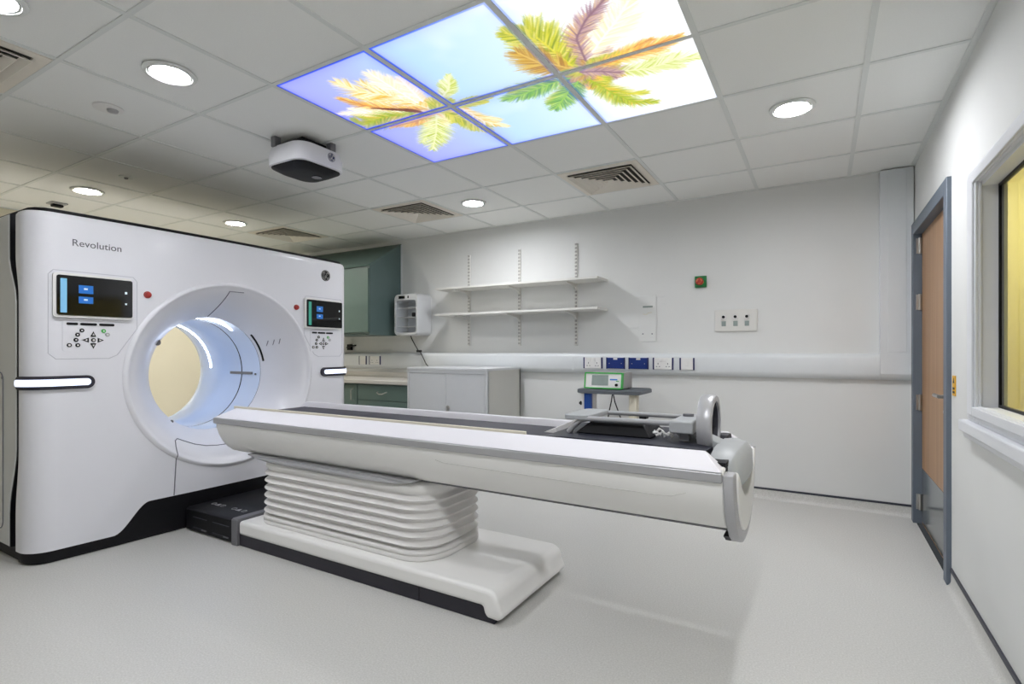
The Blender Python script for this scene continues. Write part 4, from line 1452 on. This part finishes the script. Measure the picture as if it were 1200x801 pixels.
def bring(z, ins):
    return [(p[0], p[1], z) for p in rrect(BX0 + ins, BX1 - ins, YT - BHW + ins, YT + BHW - ins, 0.17 - ins, 10)]
for z, ins in ((0.143, -0.004), (0.150, -0.006), (0.166, -0.006), (0.169, 0.002), (0.172, -0.005), (0.186, -0.005), (0.190, 0.004)):
    rings.append(bring(z, ins))
NPL = 6
z0, z1 = 0.192, 0.450
for k in range(NPL):
    for q in range(8):
        f = q / 8
        z = z0 + (z1 - z0) * (k + f) / NPL
        ins = 0.026 * (0.5 + 0.5 * math.cos(2 * PI * f)) ** 0.8 - 0.004
        rings.append(bring(z, ins + 0.004 * (k / NPL)))
for z, ins in ((0.452, 0.022), (0.465, 0.006), (0.478, 0.006), (0.500, 0.012), (0.510, 0.05)):
    rings.append(bring(z, ins))
MB().loft(rings).build('bellows', M['bellows'], ta, smooth=75)

# table top body
TX0, TX1 = -3.70, -0.822
half = [(0.326, 0.705), (0.322, 0.675), (0.308, 0.635), (0.285, 0.592), (0.255, 0.555), (0.215, 0.525), (0.165, 0.508), (0.10, 0.502)]
body = [(YT - a, z) for a, z in half] + [(YT + a, z) for a, z in reversed(half)]
top = [(YT + 0.30, 0.745), (YT - 0.30, 0.745)]
MB().prism(body + top, 'x', TX0 + 0.012, TX1).build('body_shell', M['table'], ta, bevel=0.006)
MB().box(TX0 + 0.35, TX1, YT - 0.105, YT + 0.105, 0.490, 0.504).build('under_channel', M['silver_dark'], ta)
for sg in (-1, 1):
    ys = sorted((YT + sg * 0.318, YT + sg * 0.336))
    MB().box(TX0, TX1 - 0.001, ys[0], ys[1], 0.703, 0.737).build('side_trim', M['silver'], ta, bevel=0.005)
    prof = [(0.334, 0.738), (0.262, 0.790), (0.252, 0.793), (0.246, 0.785), (0.244, 0.745), (0.30, 0.738)]
    rl, rr_ = [], []
    for a, z in prof:
        rl.append((TX0 + 0.004 + (z - 0.738) * 1.9, YT + sg * a, z))
        rr_.append((TX1 - 0.004 - (z - 0.738) * 1.15, YT + sg * a, z))
    MB().loft([rl, rr_]).build('side_rail', M['rail'], ta, bevel=0.004)
    if sg < 0:
        MB().tube([(-2.25, YT - 0.194, 0.5145), (TX1 - 0.004, YT - 0.194, 0.5145)], 0.0042, 6).build('lower_seam', M['silver_dark'], ta)
    # long shallow groove line near the end of the shell
    gp = []
    for (x, z) in ((-2.02, 0.655), (-1.98, 0.645), (-1.05, 0.632), (-0.99, 0.636), (-0.94, 0.655)):
        # half width of the shell at z
        hw_ = np.interp(z, [p[1] for p in reversed(half)], [p[0] for p in reversed(half)])
        gp.append((x, YT + sg * (hw_ + 0.0005), z))
    MB().tube(gp, 0.0012, 6).build('shell_seam', M['shell_seam'], ta)
    # leaf shaped grey recess above the column
    lp_ = []
    n = 20
    for k in range(n + 1):
        f = k / n
        x = -3.47 + f * 1.27
        lp_.append((x, 0.530 - 0.006 * f))
    for k in range(n, -1, -1):
        f = k / n
        x = -3.47 + f * 1.27
        lp_.append((x, 0.524 - 0.006 * f - 0.034 * min(1.0, math.sin(PI * min(max(f, 0.001), .999)) ** 0.5 * 1.0)))
    ys = sorted((YT + sg * 0.10, YT + sg * 0.262))
    MB().prism(lp_, 'y', *ys).build('column_trim', M['silver'], ta, bevel=0.004)
    MB().tube([(-3.40 + 1.13 * q / 10, YT + sg * 0.263, 0.512 - 0.006 * q / 10) for q in range(11)], [0.002] + [0.011] * 9 + [0.002], 8).build('trim_highlight', M['silver_light'], ta, smooth=60)

# cradle
m = MB()
m.box(-3.60, -0.94, YT - 0.236, YT + 0.236, 0.742, 0.757)
cr = m.build('cradle', M['mat_dark'], ta)
for sg in (-1, 1):
    pr = [(YT + sg * 0.243, 0.745), (YT + sg * 0.249, 0.802), (YT + sg * 0.241, 0.804), (YT + sg * 0.228, 0.757), (YT + sg * 0.228, 0.745)]
    if sg < 0:
        MB().prism(pr, 'x', -3.63, -1.60).build('cradle_rim', M['cream'], cr, bevel=0.0015)
pr = []
# cradle mattress at the foot end
rings = []
for x, z, hw_ in ((-1.635, 0.760, 0.236), (-1.60, 0.775, 0.238), (-1.54, 0.790, 0.238), (-1.45, 0.795, 0.238), (-1.10, 0.795, 0.238), (-0.95, 0.792, 0.238), (-0.90, 0.785, 0.235)):
    ring = []
    for q in range(13):
        a = -1 + 2 * q / 12
        ring.append((x, YT + a * hw_, z - 0.012 * (1 - a * a)))
    ring += [(x, YT + hw_, 0.752), (x, YT - hw_, 0.752)]
    rings.append(ring)
MB().loft(rings).build('end_mattress', M['mat_blue'], ta, smooth=40)
MB().add([(-1.665, YT + 0.05, 0.758), (-1.60, YT + 0.05, 0.783), (-1.575, YT + 0.235, 0.805), (-1.66, YT + 0.235, 0.760), (-1.665, YT + 0.05, 0.755), (-1.60, YT + 0.05, 0.755), (-1.575, YT + 0.235, 0.755), (-1.66, YT + 0.235, 0.755)],
         [(0, 1, 2, 3), (4, 7, 6, 5), (0, 4, 5, 1), (1, 5, 6, 2), (2, 6, 7, 3), (3, 7, 4, 0)]).build('mattress_flap', M['socket'], ta)
# black holder and grey frame lying on it
MB().add([(-1.46, YT - 0.06, 0.785), (-1.13, YT - 0.06, 0.785), (-1.13, YT + 0.16, 0.785), (-1.46, YT + 0.16, 0.785), (-1.40, YT - 0.03, 0.836), (-1.17, YT - 0.03, 0.836), (-1.17, YT + 0.14, 0.836), (-1.40, YT + 0.14, 0.836)],
         [(3, 2, 1, 0), (4, 5, 6, 7), (0, 1, 5, 4), (1, 2, 6, 5), (2, 3, 7, 6), (3, 0, 4, 7)]).build('holder_block', M['black'], ta, bevel=0.006)
hf = MB()
ya = YT - 0.05
hf.tube([(-1.495, ya, 0.785), (-1.475, ya, 0.81), (-1.44, ya, 0.838), (-1.40, ya, 0.848), (-1.03, ya, 0.852)], [0.012, 0.012, 0.011, 0.011, 0.011], 12)
hfo = hf.build('holder_frame', M['silver_light'], ta, smooth=60)
MB().loft([[(p[0], p[1], z) for p in rrect(-1.515, -1.40, YT - 0.07, YT + 0.21, 0.03, 5)] for z in (0.842, 0.862)]).build('arm_plate', M['end_grey'], hfo, bevel=0.003)
MB().tube([(-1.42, YT + 0.19, 0.85), (-1.03, YT + 0.19, 0.852)], 0.010, 12).build('holder_frame', M['silver_light'], ta, smooth=60)
MB().box(-1.055, -0.965, YT - 0.085, YT + 0.20, 0.818, 0.866).build('cross_block', M['end_grey'], ta, bevel=0.006)
MB().cyl((-1.02, YT + 0.10, 0.866), 'z', 0.022, 0.010, 18).build('cross_knob', M['silver_dark'], ta, smooth=40)
MB().box(-1.02, -0.985, YT - 0.06, YT - 0.02, 0.788, 0.82).build('block_foot', M['silver_dark'], ta)
q = MB()
rg = random.Random(3)
for k in range(4):
    pp = []
    for j in range(9):
        pp.append((-1.13 + 0.115 * j / 8, YT - 0.02 + rg.uniform(-.035, .035), 0.805 + rg.uniform(-.012, .016)))
    q.tube(pp, 0.0045, 6)
q.build('clear_tubing', M['socket'], ta, smooth=60)

# ring handle standing at the end
rx0, rx1 = -0.955, -0.900
ro, ri, rz = 0.119, 0.093, 0.846
rws = []
for k in range(49):
    a = 2 * PI * k / 48
    c, s = math.cos(a), math.sin(a)
    rws.append([(rx0, YT + 0.035 + (ro - .006) * c, rz + (ro - .006) * s), (rx0 + 0.008, YT + 0.035 + ro * c, rz + ro * s), (rx1 - 0.008, YT + 0.035 + ro * c, rz + ro * s), (rx1, YT + 0.035 + (ro - .006) * c, rz + (ro - .006) * s), (rx1, YT + 0.035 + ri * c, rz + ri * s), (rx0, YT + 0.035 + ri * c, rz + ri * s)])
rh = MB().grid(rws[:-1], wrap_u=True, wrap_v=True).build('ring_handle', M['silver_light'], ta, smooth=50)
rws = []
for k in range(48):
    a = 2 * PI * k / 48
    c, s = math.cos(a), math.sin(a)
    rws.append([(rx0 + 0.004, YT + 0.035 + (ri + .001) * c, rz + (ri + .001) * s), (rx1 - 0.008, YT + 0.035 + (ri + .001) * c, rz + (ri + .001) * s), (rx1 - 0.008, YT + 0.035 + (ri - .004) * c, rz + (ri - .004) * s), (rx0 + 0.004, YT + 0.035 + (ri - .004) * c, rz + (ri - .004) * s)])
MB().grid(rws, wrap_u=True, wrap_v=True).build('ring_lining', M['mat_dark'], rh, smooth=50)
MB().prism([(-0.965, 0.80), (-0.94, 0.815), (-0.86, 0.782), (-0.85, 0.765), (-0.90, 0.765)], 'y', YT - 0.045, YT + 0.06).build('handle_bracket', M['end_grey'], rh, bevel=0.004)
# grey end block over a dark gap
MB().box(-0.945, -0.822, YT - 0.262, YT + 0.262, 0.690, 0.758).build('end_gap', M['black'], ta)
rings = []
for y_, zt, xr in ((-0.215, 0.738, -0.800), (-0.19, 0.765, -0.790), (-0.12, 0.783, -0.782), (0.0, 0.788, -0.779), (0.12, 0.783, -0.782), (0.22, 0.770, -0.790), (0.255, 0.745, -0.800)):
    ring = [(-0.885, YT + y_, zt), (-0.845, YT + y_, zt + 0.004), (xr - 0.022, YT + y_, zt - 0.006), (xr, YT + y_, zt - 0.035), (xr + 0.004, YT + y_, 0.665), (-0.83, YT + y_, 0.665), (-0.885, YT + y_, 0.73)]
    rings.append(ring)
MB().loft(rings).build('end_block', M['end_grey'], ta, smooth=50, bevel=0.004)
MB().prism([(YT + 0.12, 0.765), (YT + 0.235, 0.765), (YT + 0.215, 0.792), (YT + 0.13, 0.794)], 'x', -0.905, -0.87).build('end_latch', M['mat_dark'], ta, bevel=0.003)
# end cap: grey U rim around a white panel with a dip in its top edge
half2 = [(0.332, 0.732), (0.327, 0.69), (0.311, 0.64), (0.284, 0.585), (0.245, 0.535), (0.195, 0.490), (0.137, 0.458), (0.078, 0.441), (0.025, 0.435)]
outer = [(YT - a, z) for a, z in half2] + [(YT + a, z) for a, z in reversed(half2)]
inn = [(YT + (y_ - YT) * 0.80, 0.732 + (z - 0.732) * 0.865 if z < 0.731 else z) for y_, z in outer]
m = MB()
x0_, x1_ = TX1, -0.788
n = len(outer)
vs = [(x0_, *p) for p in outer] + [(x1_, *p) for p in outer] + [(x1_, *p) for p in inn] + [(x0_, *p) for p in inn]
fs = []
for k in range(n - 1):
    for a in range(4):
        b_ = (a + 1) % 4
        fs.append((a * n + k, a * n + k + 1, b_ * n + k + 1, b_ * n + k))
fs += [(0, n, 2 * n, 3 * n), (n - 1, 4 * n - 1, 3 * n - 1, 2 * n - 1)]
m.add(vs, fs)
m.build('end_rim', M['silver_light'], ta, bevel=0.005, segs=3)
dip = [(YT + 0.262, 0.732), (YT + 0.25, 0.73), (YT + 0.20, 0.66), (YT + 0.12, 0.615), (YT + 0.02, 0.60), (YT - 0.08, 0.615), (YT - 0.16, 0.66), (YT - 0.215, 0.705), (YT - 0.262, 0.732)]
MB().prism([p for p in inn[1:-1]] + dip, 'x', x0_ + 0.006, x1_ + 0.006).build('end_panel', M['table'], ta, bevel=0.006, segs=3)
MB().prism([(y_, z) for y_, z in outer[5:13]], 'x', TX1 - 0.018, TX1 - 0.001).build('end_gasket', M['black'], ta)

# ------------------------------------------------------------------ camera, world, colour
cam = bpy.data.cameras.new('camera')
co = bpy.data.objects.new('camera', cam)
COL.objects.link(co)
co.location = (-0.544, -4.494, 1.135)
co.rotation_euler = (PI / 2, 0, 0.5307)
cam.sensor_fit = 'HORIZONTAL'
cam.sensor_width = 36.0
cam.lens = 617.7 * 36.0 / 1200
cam.shift_y = 11.0 / 1200
cam.clip_start = 0.02
SC.camera = co

wd = bpy.data.worlds.new('world')
SC.world = wd
wd.use_nodes = True
wd.node_tree.nodes['Background'].inputs['Color'].default_value = (0.6, 0.65, 0.7, 1)
wd.node_tree.nodes['Background'].inputs['Strength'].default_value = 0.05

vs_ = SC.view_settings
vs_.view_transform = 'Standard'
vs_.look = 'None'
vs_.gamma = 1.0
vs_.use_curve_mapping = False
vs_.exposure = 0.45
